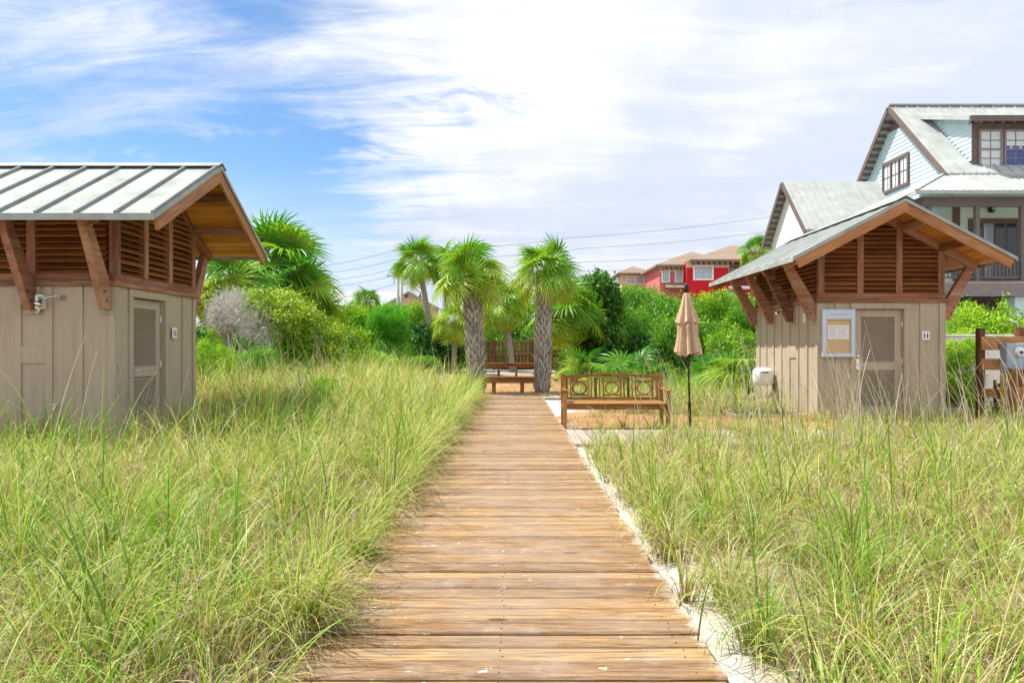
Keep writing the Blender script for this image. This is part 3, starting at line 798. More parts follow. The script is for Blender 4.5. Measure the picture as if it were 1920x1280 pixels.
# ------------------------------------------------------------------ meter fence at right
def meter_corner():
    Y = 13.6
    t = thing('rail_fence', 'brown post and plank fence section carrying the grey meter box', 'fence', (PX(1870, Y), Y, -.05))
    for px, py in ((1838, 615), (1911, 614)):
        m = MB(); m.bx(PX(px, Y) - .06, PX(px, Y) + .06, Y - .06, Y + .06, -.3, PZ(py, Y)); m.build('post', 'railwood', t, .006, world=True)
    for a, b in ((631, 656), (672, 693), (728, 744)):
        m = MB(); m.bx(PX(1834, Y), PX(1990, Y), Y - .10, Y - .062, PZ(b, Y), PZ(a, Y)); m.build('plank', 'orangewood', t, .004, world=True)
    m = MB(); m.bx(PX(1985, Y) - .06, PX(1985, Y) + .06, Y - .06, Y + .06, -.3, PZ(614, Y)); m.build('post', 'railwood', t, .006, world=True)
    t = thing('electric_meter', 'grey electric meter box with round glass dial on the plank fence', 'meter', (PX(1893, 13.4), 13.4, PZ(700, 13.4)))
    y = 13.497; x0, x1, z0, z1 = PX(1874, y), PX(1913, y), PZ(700, y), PZ(643, y)
    m = MB(); m.bx(x0, x1, y - .2, y, z0, z1); m.build('box', 'meter', t, .012, world=True)
    m = MB(); m.bx(x0 + .02, x1 - .02, y - .206, y - .2005, z0 + .02, z0 + .29); m.build('cover', 'meter', t, .003, world=True)
    c = ((x0 + x1) / 2 + .03, y - .2, z1 - .18)
    m = MB(); m.lathe(c, [(.10, 0), (.10, -.03), (.085, -.04)], 24, 'Y'); dd = m.build('collar', 'chrome', t, 0, world=True)
    m = MB(); m.lathe((c[0], c[1] - .03, c[2]), [(.085, 0), (.083, -.02), (.07, -.035), (.03, -.04)], 24, 'Y'); m.build('dial', 'white', dd, 0, True, world=True)
    m = MB(); m.bx(c[0] - .04, c[0] + .04, c[1] - .0735, c[1] - .0685, c[2] - .012, c[2] + .012); m.build('readout', 'darkink', dd, 0, world=True)
    m = MB(); m.lathe((0, 0, 0), [(.001, 0), (.001, .001)], 4)
    t = thing('conduit_pipe', 'yellow painted pipe rising from the ground under the meter box', 'pipe', (PX(1881, 13.35), 13.35, -.1))
    m = MB(); m.tube([(0, 0, -.1), (0, 0, PZ(701, 13.4) + .1)], .05, 14); m.build('pipe', 'yellow', t, 0, True)
    m = MB(); m.lathe((0, 0, .55), [(.05, 0), (.062, .005), (.062, .09), (.05, .095)], 14); m.build('coupling', 'yellow', t)
    Y2 = 13.0
    t = thing('timber_bin', 'brown timber bin with open dark front at the right edge', 'bin', (PX(1935, Y2), Y2, -.05))
    x0, x1 = PX(1889, Y2 + .22), PX(1995, Y2); zt = PZ(690, Y2)
    m = MB(); m.bx(x0 - .02, x1 + .02, Y2 - .02, Y2 + .25, zt - .04, zt); m.build('lid', 'greywood', t, .004, world=True)
    m = MB(); m.bx(x0, x0 + .04, Y2, Y2 + .23, -.2, zt - .042); m.bx(x1 - .04, x1, Y2, Y2 + .23, -.2, zt - .042); m.bx(x0 + .04, x1 - .04, Y2 + .19, Y2 + .23, -.2, zt - .042); m.build('side_panel', 'orangewood', t, .004, world=True)
    m = MB(); 
    for k in range(5): m.bx(x0 + .042, x1 - .042, Y2 + .004, Y2 + .035, -.2 + k * .16, -.05 + k * .16)
    m.build('front_board', 'orangewood', t, .004, world=True)
    m = MB(); m.bx(x0 + .042, x1 - .042, Y2 + .1, Y2 + .12, .1, zt - .05); m.build('divider', 'railwood', t, 0, world=True)
    Y3 = 14.2
    t = thing('slatted_crate', 'low dark slatted crate standing behind the yellow pipe', 'crate', (PX(1878, Y3), Y3, -.05))
    x0, x1 = PX(1866, Y3), PX(1888, Y3)
    m = MB()
    for k in range(5): m.bx(x0, x1, Y3, Y3 + .025, .02 + k * .12, .11 + k * .12)
    m.build('slats', 'railwood', t, .003, world=True)
    for x in (x0 + .03, x1 - .03):
        m = MB(); m.bx(x - .025, x + .025, Y3 + .027, Y3 + .07, -.1, .66); m.build('upright', 'railwood', t, .003, world=True)
    t = thing('vent_pipe', 'thin white bent pipe on top of the fence post at right', 'pipe', (PX(1908, 13.62), 13.62, PZ(614, 13.6)))
    m = MB(); m.tube([(0, 0, -.02), (0, 0, .09), (-.02, 0, .115), (-.12, 0, .12), (-.135, 0, .17)], .014, 8); m.build('pipe', 'white', t, 0, True)
    Yw = 17.2
    t = thing('retaining_wall', 'white stucco retaining wall below the blue house', 'wall', (PX(1850, Yw), Yw, -.1))
    m = MB(); m.bx(PX(1700, Yw), PX(2250, Yw), Yw, Yw + .25, -.4, PZ(631, Yw)); m.build('wall', 'stucco', t, .01, world=True)
    m = MB(); m.bx(PX(1698, Yw), PX(2252, Yw), Yw - .03, Yw + .28, PZ(631, Yw) + .001, PZ(627, Yw)); m.build('coping', 'stucco', t, .01, world=True)
meter_corner()
t = thing('wooden_stake', 'thin grey wooden stake leaning before the left hut corner', 'stake', (PX(229, 7.4), 7.4, .05))
m = MB(); m.tube([(.02, 0, -.1), (-.055, 0, PZ(683, 7.4) - .05)], [.012, .009], 7); m.build('stake', 'greywood', t)

# ------------------------------------------------------------------ slat fence
def slat_fence():
    Y = 41.0
    t = thing('slat_fence', 'tall brown slat fence with gaps behind the plank benches', 'fence', (PX(930, Y), Y, -.05))
    zt = PZ(640, Y); x = PX(880, Y); x1 = PX(1130, Y)
    m = MB()
    while x < x1:
        m.bx(x, x + .135, Y, Y + .03, .05, zt - .03 + random.uniform(-.01, .01)); x += .215
    m.build('slat_panel', 'fencewood', t, 0, world=True)
    for z in (zt - .02, .95):
        m = MB(); m.bx(PX(880, Y), x1, Y - .05, Y - .001, z - .05, z + .06); m.build('rail', 'fencewood', t, 0, world=True)
    for px in (880, 926, 1003, 1080):
        m = MB(); m.bx(PX(px, Y) - .08, PX(px, Y) + .08, Y - .16, Y - .052, -.1, zt + .12); m.build('post', 'fencewood', t, .01, world=True)
    Y = 40.2
    t = thing('slat_fence', 'lower brown slat fence running left under dark bushes', 'fence', (PX(800, Y), Y, -.05))
    zt = PZ(660, Y); m = MB(); x = PX(640, Y)
    while x < PX(878, Y):
        m.bx(x, x + .135, Y, Y + .03, .05, zt); x += .215
    m.build('slat_panel', 'fencewood', t, 0, world=True)
    m = MB(); m.bx(PX(640, Y), PX(879, Y), Y - .05, Y - .001, zt - .04, zt + .05); m.build('rail', 'fencewood', t, 0, world=True)
    for px in (762, 845):
        m = MB(); m.bx(PX(px, Y) - .1, PX(px, Y) + .1, Y - .2, Y - .052, -.1, PZ(638, Y)); m.build('post', 'railwood', t, .01, world=True)
    m = MB(); m.lathe(P(762, 637.5, Y - .12), [(.10, 0), (.12, .03), (.11, .14), (.04, .18)], 14); m.build('post_lantern', 'white', t, 0, world=True)
slat_fence()
t = thing('pink_parasol', 'small pink parasol top peeping over the slat fence', 'parasol', P(998, 650, 43))
m = MB(); m.lathe((0, 0, 0), [(.42, .38), (.36, .48), (.22, .58), (.04, .64)], 16); m.build('canopy', 'pink', t, 0, True)
m = MB(); m.tube([(0, 0, -1.35), (0, 0, .6)], .025, 8); m.build('pole', 'white', t)

# ------------------------------------------------------------------ houses
def window(parent, c, ax, w, h, nrm, frame='trim', pane='glass', nx=2, ny=2, fw=.09, name='window', meet=True):
    """frame + pane + glazing bars; ax = horizontal unit vector, nrm = outward unit normal"""
    c = Vector(c); ax = Vector(ax); nrm = Vector(nrm); up = Vector((0, 0, 1))
    m = MB()
    def bar(u0, u1, v0, v1, d, pr):
        m.frame(c + ax * (u0 + u1) / 2 + up * (v0 + v1) / 2 + nrm * (pr - d / 2), ax, nrm, up, abs(u1 - u0), d, abs(v1 - v0))
    bar(-w/2, -w/2 + fw, -h/2, h/2, .12, .06); bar(w/2 - fw, w/2, -h/2, h/2, .12, .06)
    bar(-w/2 + fw, w/2 - fw, -h/2, -h/2 + fw, .12, .07); bar(-w/2 + fw, w/2 - fw, h/2 - fw, h/2, .12, .065)
    fo = m.build(name, frame, parent, 0, world=True)
    m = MB(); m.frame(c + nrm * .005, ax, nrm, up, w - 2 * fw, .012, h - 2 * fw); m.build('pane', pane, fo, 0, world=True)
    m = MB()
    iw, ih = w - 2 * fw, h - 2 * fw
    for i in range(1, nx): bar(-iw/2 + iw * i / nx - .014, -iw/2 + iw * i / nx + .014, -ih/2, ih/2, .02, .026)
    for j in range(1, ny): bar(-iw/2, iw/2, -ih/2 + ih * j / ny - .014, -ih/2 + ih * j / ny + .014, .02, .029)
    if m.v: m.build('glazing_bar', frame, fo, 0, world=True)
    return fo

def siding(m, pts_fn, z0, z1, step=.16):
    pass

def blue_house():
    t = thing('blue_house', 'pale blue clapboard house with grey metal roofs and brown porch at right', 'house', (19, 25, 0))
    B = lambda m, n, mat, par=None, bev=0: m.build(n, mat, par or t, bev, world=True)
    Xw, Xe = 16.15, 27.0; Yf, Yb = 25.1, 31.9; Yr = 28.5; zr = 11.4; ze = 7.75
    # clapboard gable wall facing left: stepped boards
    m = MB(); z = 6.9; st = .17
    while z < zr - .35:
        hwid = min(3.4, zr - .18 - (z + st * .5) - .02)
        if hwid > .1:
            m.add([(Xw - .028, Yr - hwid, z), (Xw - .028, Yr + hwid, z), (Xw, Yr + hwid, z), (Xw, Yr - hwid, z), (Xw - .004, Yr - hwid, z + st), (Xw - .004, Yr + hwid, z + st), (Xw, Yr + hwid, z + st), (Xw, Yr - hwid, z + st)],
                  [(0, 1, 2, 3), (4, 7, 6, 5), (0, 4, 5, 1), (0, 3, 7, 4), (1, 5, 6, 2)])
        z += st
    B(m, 'clapboard', 'siding')
    m = MB(); m.prism([(Xw + .002, Yr - 3.4, 3.4), (Xw + .002, Yr - 3.4, ze), (Xw + .002, Yr, zr - .22), (Xw + .002, Yr + 3.4, ze), (Xw + .002, Yr + 3.4, 3.4)], (.15, 0, 0))
    m.bx(Xw + .16, Xe, Yb - .15, Yb, 0, ze); m.bx(Xe - .15, Xe, Yf, Yb - .16, 0, ze)
    B(m, 'wall', 'siding')
    m = MB(); m.prism([(Xw - .034, Yr - .62, zr - .95), (Xw - .034, Yr, zr - .30), (Xw - .034, Yr + .62, zr - .95)], (.03, 0, 0)); B(m, 'gable_vent', 'trim')
    # main roof
    xl = 15.8
    m = MB(); k = .16
    for s in (-1, 1):
        yo = Yr + s * 3.75
        m.prism([(xl, Yr, zr), (xl, yo, zr - 3.75), (xl, yo, zr - 3.75 - k), (xl, Yr, zr - k)], (Xe + .4 - xl, 0, 0))
    rf = B(m, 'roof', 'greyroof')
    m = MB()
    x = xl + .2
    while x < Xe:
        for s in (-1, 1): m.beam((x, Yr + s * .02, zr + .01), (x, Yr + s * 3.74, zr - 3.72 + .01), .03, .035, (0, s, 1))
        x += .45
    B(m, 'roof_rib', 'greyroof', rf)
    m = MB(); m.beam((xl - .01, Yr, zr + .03), (Xe + .41, Yr, zr + .03), .2, .05); B(m, 'ridge_cap', 'greyroof', rf)
    for s in (-1, 1):
        m = MB(); m.beam((xl - .03, Yr + s * .01, zr - .11), (xl - .03, Yr + s * 3.78, zr - 3.88), .055, .2, (0, s, 1)); B(m, 'rake_board', 'trim')
        m = MB()
        for i in range(16):
            d = .35 + i * .22; m.box(((xl + Xw) / 2, Yr + s * d, zr - d - .245), (Xw - xl - .03, .09, .10))
        each(m, 'lookout', 'trim', t, 0, True)
    window(t, (Xw - .03, 28.55, 8.56), (0, 1, 0), 1.95, 1.30, (-1, 0, 0), 'trim', 'blind', 6, 2, .11)
    m = MB()
    for y in (-.30, .30): m.box((Xw - .075, 28.55 + y, 8.56), (.05, .08, 1.1))
    each(m, 'mullion', 'trim', t, 0, True)
    # shed dormer
    xd = 17.0; yd = 25.16; sl = .34
    zd = lambda y: 9.62 + (y - yd) * sl
    m = MB(); z = 7.7; st = .17
    while z < 10.3:
        z2 = z + st; ya = max(yd, yd + (z + .1 - zd(yd)) / sl) if z > 9.5 else yd
        ye = min(28.0, Yr - (zr - z) + .0)
        if ye - ya > .05:
            m.add([(xd - .028, ya, z), (xd - .028, ye, z), (xd, ye, z), (xd, ya, z), (xd - .004, ya, z2), (xd - .004, ye, z2), (xd, ye, z2), (xd, ya, z2)],
                  [(0, 1, 2, 3), (4, 7, 6, 5), (0, 4, 5, 1), (0, 3, 7, 4), (1, 5, 6, 2)])
        z = z2
    m.prism([(xd + .002, yd + .152, 7.6), (xd + .002, yd + .152, 9.80), (xd + .002, 28.0, 10.75)], (.1, 0, 0))
    B(m, 'dormer_cheek', 'siding')
    m = MB(); m.bx(xd + .001, Xe, yd, yd + .15, 7.6, 9.58); B(m, 'dormer_front', 'trim')
    m = MB(); m.prism([(16.6, 24.7, 9.55), (16.6, 28.45, 9.55 + 3.75 * sl), (16.6, 28.45, 9.71 + 3.75 * sl), (16.6, 24.7, 9.71)], (Xe + .3 - 16.6, 0, 0)); dr = B(m, 'dormer_roof', 'greyroof')
    m = MB(); m.bx(16.62, Xe, 24.62, 24.695, 9.50, 9.70); B(m, 'fascia', 'trim', dr)
    m = MB(); x = 17.1
    while x < Xe: m.beam((x, 24.75, 9.50), (x, 25.14, 9.5 + .13), .08, .09); x += .4
    B(m, 'rafter_tail', 'trim', dr)
    for i, x0 in enumerate((PX(1834, yd), PX(1881, yd), PX(1930, yd))):
        w = .88
        fo = window(t, (x0 + w / 2, yd - .01, (PZ(244, yd) + PZ(317, yd)) / 2), (1, 0, 0), w, 1.46, (0, -1, 0), 'mauve', 'blind', 2, 4, .07)
        m = MB(); m.bx(x0 + .07, x0 + w - .07, yd - .055, yd - .03, PZ(282, yd), PZ(279, yd)); B(m, 'meeting_rail', 'mauve', fo)
        if i == 1:
            m = MB(); m.bx(x0 + .075, x0 + w - .075, yd - .0285, yd - .0175, PZ(315, yd), PZ(274, yd)); B(m, 'blue_banner', 'blueflag', fo)
            for sx in (.27, .62):
                m = MB(); pts = []
                for q in range(10):
                    a = math.pi / 2 + q * math.pi / 5; r = .075 if q % 2 == 0 else .03
                    pts.append((x0 + sx + r * math.cos(a), yd - .0315, PZ(277.5, yd) + r * math.sin(a)))
                m.prism(pts, (0, .002, 0)); B(m, 'star', 'white', fo)
    # porch skirt roof (wraps the corner)
    pe = 22.55; ple = 13.4; zlo = 6.52; zhi = 7.78
    m = MB(); a = Vector((ple, pe, zlo)); b = Vector((Xe, pe, zlo)); c = Vector((Xe, 25.2, zhi)); d = Vector((16.1, 25.2, zhi))
    e = Vector((16.1, 27.0, zhi)); f = Vector((ple, 27.0, zlo)); dn = Vector((0, 0, -.12))
    m.add([a, b, c, d, e, f] + [q + dn for q in (a, b, c, d, e, f)], [(0, 1, 2, 3), (0, 3, 4, 5), (9, 8, 7, 6), (11, 10, 9, 6), (0, 6, 7, 1), (5, 11, 6, 0), (4, 10, 11, 5), (1, 7, 8, 2)])
    pr = B(m, 'porch_roof', 'greyroof')
    m = MB(); x = 16.3
    while x < Xe:
        m.beam((x, pe + .01, zlo + .012), (x, 25.15, zhi - .012), .025, .035, (0, -.5, 1)); x += .22
    for i in range(11):
        x = ple + .25 + i * .22; tt = (x - ple) / (16.1 - ple)
        m.beam((x, pe + .01, zlo + .012), (x, pe + tt * (25.2 - pe), zlo + tt * (zhi - zlo)), .025, .035, (0, -.5, 1))
    B(m, 'roof_rib', 'greyroof', pr)
    m = MB(); m.beam(a + Vector((0, 0, .02)), d + Vector((0, 0, .02)), .1, .04); B(m, 'hip_cap', 'greyroof', pr)
    m = MB(); m.bx(13.9, Xe, 23.0, 23.16, 6.08, 6.40); m.bx(13.9, 14.06, 23.17, 27, 6.08, 6.40); B(m, 'porch_beam', 'postgrey')
    m = MB(); m.bx(13.8, Xe, 22.9, Yf - .01, 3.40, 3.55); m.bx(13.8, Xw, Yf, 27, 3.40, 3.55); B(m, 'porch_floor', 'greywood')
    m = MB(); m.bx(13.75, Xe, 22.84, 22.895, 3.04, 3.47); m.bx(13.69, 13.745, 22.84, 27, 3.04, 3.47); B(m, 'floor_fascia', 'mauve')
    posts = [PX(1742, 23.05), PX(1832, 23.05), PX(1917, 23.05), PX(2010, 23.05)]
    for x in posts:
        m = MB(); m.bx(x - .075, x + .075, 23.0, 23.15, 3.552, 6.078); B(m, 'porch_post', 'postgrey', None, .01)
    for xa, xb in zip(posts[:-1], posts[1:]):
        m = MB(); m.bx(xa + .08, xb - .08, 23.03, 23.12, 4.24, 4.30); m.bx(xa + .08, xb - .08, 23.04, 23.11, 3.66, 3.72)
        x = xa + .15
        while x < xb - .1: m.bx(x - .02, x + .02, 23.055, 23.095, 3.722, 4.238); x += .125
        B(m, 'railing', 'postgrey')
    m = MB(); m.bx(Xw + .16, Xe - .16, Yf, Yf + .15, 3.56, 7.7); B(m, 'porch_wall', 'mint')
    dx0, dx1 = PX(1815, Yf), PX(1912, Yf)
    m = MB(); m.bx(dx0, dx1, Yf - .05, Yf - .001, 3.56, PZ(410, Yf)); do = B(m, 'porch_door', 'trim')
    for i in range(4):
        xa = dx0 + .12 + i * (dx1 - dx0 - .2) / 4
        m = MB(); m.bx(xa, xa + (dx1 - dx0) / 4 - .14, Yf - .06, Yf - .052, 3.9, PZ(420, Yf)); B(m, 'door_glass', 'darkglass' if i != 1 else 'glass', do)
    m = MB(); m.bx(PX(1786, Yf), PX(1799, Yf), Yf - .04, Yf - .001, 3.56, PZ(372, Yf)); B(m, 'shutter', 'trim')
    c = P(1856, 391, Yf)
    m = MB(); m.bx(c.x - .1, c.x + .1, Yf - .2, Yf - .003, c.z - .17, c.z + .17); lm = B(m, 'wall_lamp', 'black', None, .05)
    m = MB(); m.bx(c.x - .06, c.x + .06, Yf - .206, Yf - .201, c.z - .11, c.z + .1); B(m, 'lamp_glass', 'glass', lm)
    # underside: carport
    m = MB(); m.bx(13.9, Xe, 28.0, 28.2, -.2, 3.38); B(m, 'lower_wall', 'trim')
    for x in (PX(1774, 23.2), PX(1909, 23.2), 19.8):
        m = MB(); m.bx(x - .26, x + .26, 23.0, 23.5, -.2, 3.035); B(m, 'pier', 'siding')
    m = MB(); n = 40; vs = []; fs = []
    for i in range(n + 1):
        u = i / n; x = 14.55 + u * .9
        for z, q in ((3.3, 1), (2.3, .8), (1.2, .35)): vs.append((14.55 + u * .9 * q, 23.7 + .04 * math.sin(u * 40), z))
    for i in range(n):
        for j in range(2): fs.append((i * 3 + j, i * 3 + j + 1, i * 3 + j + 4, i * 3 + j + 3))
    m.add(vs, fs); B(m, 'curtain', 'greywood')
    # lower wing
    x0, x1 = 12.25, 16.15; yr = 30.0; zw = 8.6; k = 1.06
    m = MB(); hw = 2.0; m.prism([(x0, yr - hw, 0), (x0, yr - hw, zw - hw * k - .2), (x0, yr, zw - .2), (x0, yr + hw, zw - hw * k - .2), (x0, yr + hw, 0)], (.2, 0, 0)); m.bx(x0 + .21, x1, yr - hw, yr - hw + .15, 0, zw - hw * k - .2); B(m, 'wing_wall', 'whitewall')
    m = MB()
    for s in (-1, 1):
        m.prism([(11.95, yr, zw), (11.95, yr + s * 2.35, zw - 2.35 * k), (11.95, yr + s * 2.35, zw - 2.35 * k - .15), (11.95, yr, zw - .15)], (16.12 - 11.95, 0, 0))
    wr = B(m, 'wing_roof', 'greyroof')
    m = MB(); x = 12.1
    while x < 16.0:
        for s in (-1, 1): m.beam((x, yr + s * .02, zw + .01), (x, yr + s * 2.34, zw - 2.32 * k), .025, .035, (0, s, 1))
        x += .3
    B(m, 'roof_rib', 'greyroof', wr)
    for s in (-1, 1):
        m = MB(); m.beam((11.92, yr + s * .01, zw - .1), (11.92, yr + s * 2.38, zw - 2.38 * k - .1), .05, .19, (0, s, 1)); B(m, 'rake_board', 'trim')
        m = MB()
        for i in range(10):
            d = .25 + i * .21; m.box((12.1, yr + s * d, zw - d * k - .23), (.26, .09, .09))
        each(m, 'lookout', 'trim', t, 0, True)
blue_house()

def hip_roof(m, x0, x1, y0, y1, z0, z1, ov, th=.2):
    x0 -= ov; x1 += ov; y0 -= ov; y1 += ov; d = (y1 - y0) / 2
    rx0, rx1 = x0 + d, x1 - d
    if rx0 > rx1: rx0 = rx1 = (x0 + x1) / 2
    ry = (y0 + y1) / 2
    vs = [(x0, y0, z0), (x1, y0, z0), (x1, y1, z0), (x0, y1, z0), (rx0, ry, z1), (rx1, ry, z1)]
    vs += [(x, y, z - th) for x, y, z in vs[:4]]
    m.add(vs, [(0, 1, 5, 4), (1, 2, 5), (2, 3, 4, 5), (3, 0, 4), (9, 8, 7, 6), (0, 6, 7, 1), (1, 7, 8, 2), (2, 8, 9, 3), (3, 9, 6, 0)])
def red_house():
    Y = 68.0
    t = thing('red_house', 'red stucco villa with clay tile roof and white windows beyond the bushes', 'house', (PX(1320, Y), Y, 0))
    B = lambda m, n, mat, par=None: m.build(n, mat, par or t, 0, world=True)
    xa, xb, xc, xd = PX(1237, Y), PX(1288, Y), PX(1366, Y - 1.2), PX(1470, Y)
    ze1 = PZ(500, Y); ze2 = PZ(494, Y)
    m = MB(); m.bx(xa, xb + 1, Y, Y + 9, 0, ze1); B(m, 'side_wing', 'pink')
    m = MB(); m.bx(PX(1288, Y - 1.2), xc, Y - 1.2, Y + 9, 0, ze2); B(m, 'front_bay', 'red')
    m = MB(); m.bx(xc, xd, Y + 1.2, Y + 9.1, 0, ze2); B(m, 'recess_wall', 'red')
    m = MB(); hip_roof(m, xa, PX(1400, Y), Y, Y + 9, ze1 + .15, PZ(472, Y + 4.5), .5); B(m, 'low_roof', 'tile')
    m = MB(); hip_roof(m, PX(1296, Y), xd + 2, Y - 1.2, Y + 9.4, ze2 + .2, PZ(460, Y + 4), .6); B(m, 'main_roof', 'tile')
    m = MB(); m.bx(xa - .05, xb - .1, Y - .06, Y - .001, ze1 - .55, ze1 + .02); B(m, 'frieze', 'cream')
    m = MB(); m.bx(PX(1288, Y - 1.2) - .03, xc + .05, Y - 1.26, Y - 1.201, ze2 - .55, ze2 + .02); m.bx(xc + .06, xd, Y + 1.14, Y + 1.199, ze2 - .5, ze2 + .02); B(m, 'frieze', 'cream')
    m = MB()
    for i in range(6): m.bx(xa + .2 + i * .45, xa + .4 + i * .45, Y - .7, Y - .062, ze1 - .3, ze1 - .02)
    for i in range(8): m.bx(PX(1292, Y) + i * .52, PX(1292, Y) + .22 + i * .52, Y - 1.9, Y - 1.262, ze2 - .3, ze2 - .02)
    for i in range(6): m.bx(xc + .3 + i * .52, xc + .52 + i * .52, Y + .4, Y + 1.13, ze2 - .3, ze2 - .02)
    each(m, 'eave_bracket', 'trim', t, 0, True)
    for px in (1248, 1273): window(t, (PX(px, Y), Y - .01, PZ(516, Y)), (1, 0, 0), .85, 1.45, (0, -1, 0), 'white', 'glass', 3, 4, .13)
    window(t, (PX(1318.5, Y - 1.2), Y - 1.21, PZ(511, Y - 1.2)), (1, 0, 0), 2.0, 1.5, (0, -1, 0), 'white', 'glass', 3, 3, .16)
    window(t, (PX(1374, Y + 1.2), Y + 1.19, PZ(513, Y)), (1, 0, 0), 1.0, 1.3, (0, -1, 0), 'white', 'glass', 2, 2, .13)
    window(t, (PX(1372, Y + 1.2), Y + 1.19, PZ(553, Y)), (1, 0, 0), 1.0, 1.5, (0, -1, 0), 'white', 'glass', 2, 2, .13)
    m = MB(); m.bx(xc + .02, xd, Y - .6, Y + 1.19, PZ(542, Y), PZ(537, Y)); B(m, 'balcony', 'white')
    m = MB(); z = PZ(537, Y)
    x = xc + .1
    while x < xd: m.bx(x, x + .05, Y - .55, Y - .5, z + .002, z + .8); x += .25
    m.bx(xc + .05, xd, Y - .56, Y - .49, z + .802, z + .88); B(m, 'railing', 'trim')
    m = MB(); m.prism([(xa + .6, Y - .05, PZ(530, Y)), (xa + .2, Y - 1.6, PZ(541, Y)), (xa + .2, Y - 1.6, PZ(542, Y)), (xa + .6, Y - .05, PZ(542, Y))], (PX(1287, Y) - xa - .7, 0, 0)); B(m, 'entry_roof', 'tile')
red_house()
def turret():
    Y = 76.0
    t = thing('cream_tower', 'small cream tower with clay hip roof left of the red house', 'tower', (PX(1190, Y), Y, 0))
    B = lambda m, n, mat, par=None: m.build(n, mat, par or t, 0, world=True)
    xa, xb = PX(1166, Y), PX(1216, Y); z = PZ(514, Y)
    m = MB(); m.bx(xa, xb, Y, Y + 3, 0, z); B(m, 'wall', 'cream')
    m = MB(); hip_roof(m, xa, xb, Y, Y + 3, z + .1, PZ(499, Y + 1.5), .6, .15); B(m, 'roof', 'tile')
    for px in (1182, 1200): window(t, (PX(px, Y), Y - .01, PZ(525, Y)), (1, 0, 0), .9, .9, (0, -1, 0), 'white', 'glass', 2, 2, .08)
    m = MB(); m.bx(PX(1208, Y) - .12, PX(1208, Y) + .12, Y - .3, Y - .05, PZ(540, Y), z + .3); B(m, 'downpipe', 'stucco')
    Y2 = 79
    t2 = thing('tile_roof_wing', 'low clay tiled roof just left of the cream tower', 'roof', (PX(1160, Y2), Y2, 0))
    m = MB(); hip_roof(m, PX(1145, Y2), PX(1235, Y2), Y2, Y2 + 6, PZ(538, Y2), PZ(524, Y2 + 3), .4); m.build('roof', 'tile', t2, 0, world=True)
    m = MB(); m.bx(PX(1147, Y2), PX(1233, Y2), Y2 + .1, Y2 + 5.9, 0, PZ(538, Y2) - .21); m.build('wall', 'cream', t2, 0, world=True)
turret()
def grey_house():
    Y = 74.0
    t = thing('grey_roof_house', 'distant cream house with long pale grey roof above the left bushes', 'house', (PX(700, Y), Y, 0))
    B = lambda m, n, mat, par=None: m.build(n, mat, par or t, 0, world=True)
    za = PZ(570, Y)
    m = MB(); m.bx(PX(560, Y), PX(775, Y), Y, Y + 9, 0, za - .2); B(m, 'wall', 'cream')
    m = MB(); yr = Y + 4.5; zr = PZ(546, yr)
    x0, x1 = PX(556, Y), PX(778, Y)
    for s in (-1, 1): m.prism([(x0, yr, zr), (x0, yr + s * 5, za - .5), (x0, yr + s * 5, za - .7), (x0, yr, zr - .2)], (x1 - x0, 0, 0))
    B(m, 'roof', 'greyhouse')
    Yg = Y - 2; ax_ = PX(767, Yg); zt = PZ(546, Yg); hw = 2.9
    m = MB(); m.prism([(ax_ - hw, Yg, 0), (ax_ - hw, Yg, zt - hw * .55 - .15), (ax_, Yg, zt - .15), (ax_ + hw, Yg, zt - hw * .55 - .15), (ax_ + hw, Yg, 0)], (0, 2, 0)); B(m, 'gable_wall', 'cream')
    m = MB()
    for s in (-1, 1): m.prism([(ax_, Yg - .5, zt), (ax_ + s * (hw + .4), Yg - .5, zt - (hw + .4) * .55), (ax_ + s * (hw + .4), Yg - .5, zt - (hw + .4) * .55 - .2), (ax_, Yg - .5, zt - .2)], (0, 7, 0))
    B(m, 'gable_roof', 'greyhouse')
    m = MB(); m.bx(PX(762, Yg) - .12, PX(762, Yg) + .12, Yg - .04, Yg - .001, PZ(558, Yg), PZ(552, Yg)); B(m, 'gable_vent', 'darkglass')
    Y = 52
    t = thing('cream_cottage', 'cream cottage wall with small green window behind the slat fence', 'house', (PX(910, Y), Y, 0))
    m = MB(); m.bx(PX(838, Y), PX(1010, Y), Y, Y + 5, 0, PZ(612, Y)); m.build('wall', 'cream', t, 0, world=True)
    m = MB(); hip_roof(m, PX(838, Y), PX(1010, Y), Y, Y + 5, PZ(611, Y), PZ(598, Y + 2.5), .3, .12); m.build('roof', 'greyhouse', t, 0, world=True)
    window(t, (PX(938, Y), Y - .01, PZ(631, Y)), (1, 0, 0), .5, .6, (0, -1, 0), 'white', 'darkglass', 2, 2, .06)
    window(t, (PX(870, Y), Y - .01, PZ(631, Y)), (1, 0, 0), .5, .6, (0, -1, 0), 'white', 'darkglass', 2, 2, .06)
grey_house()
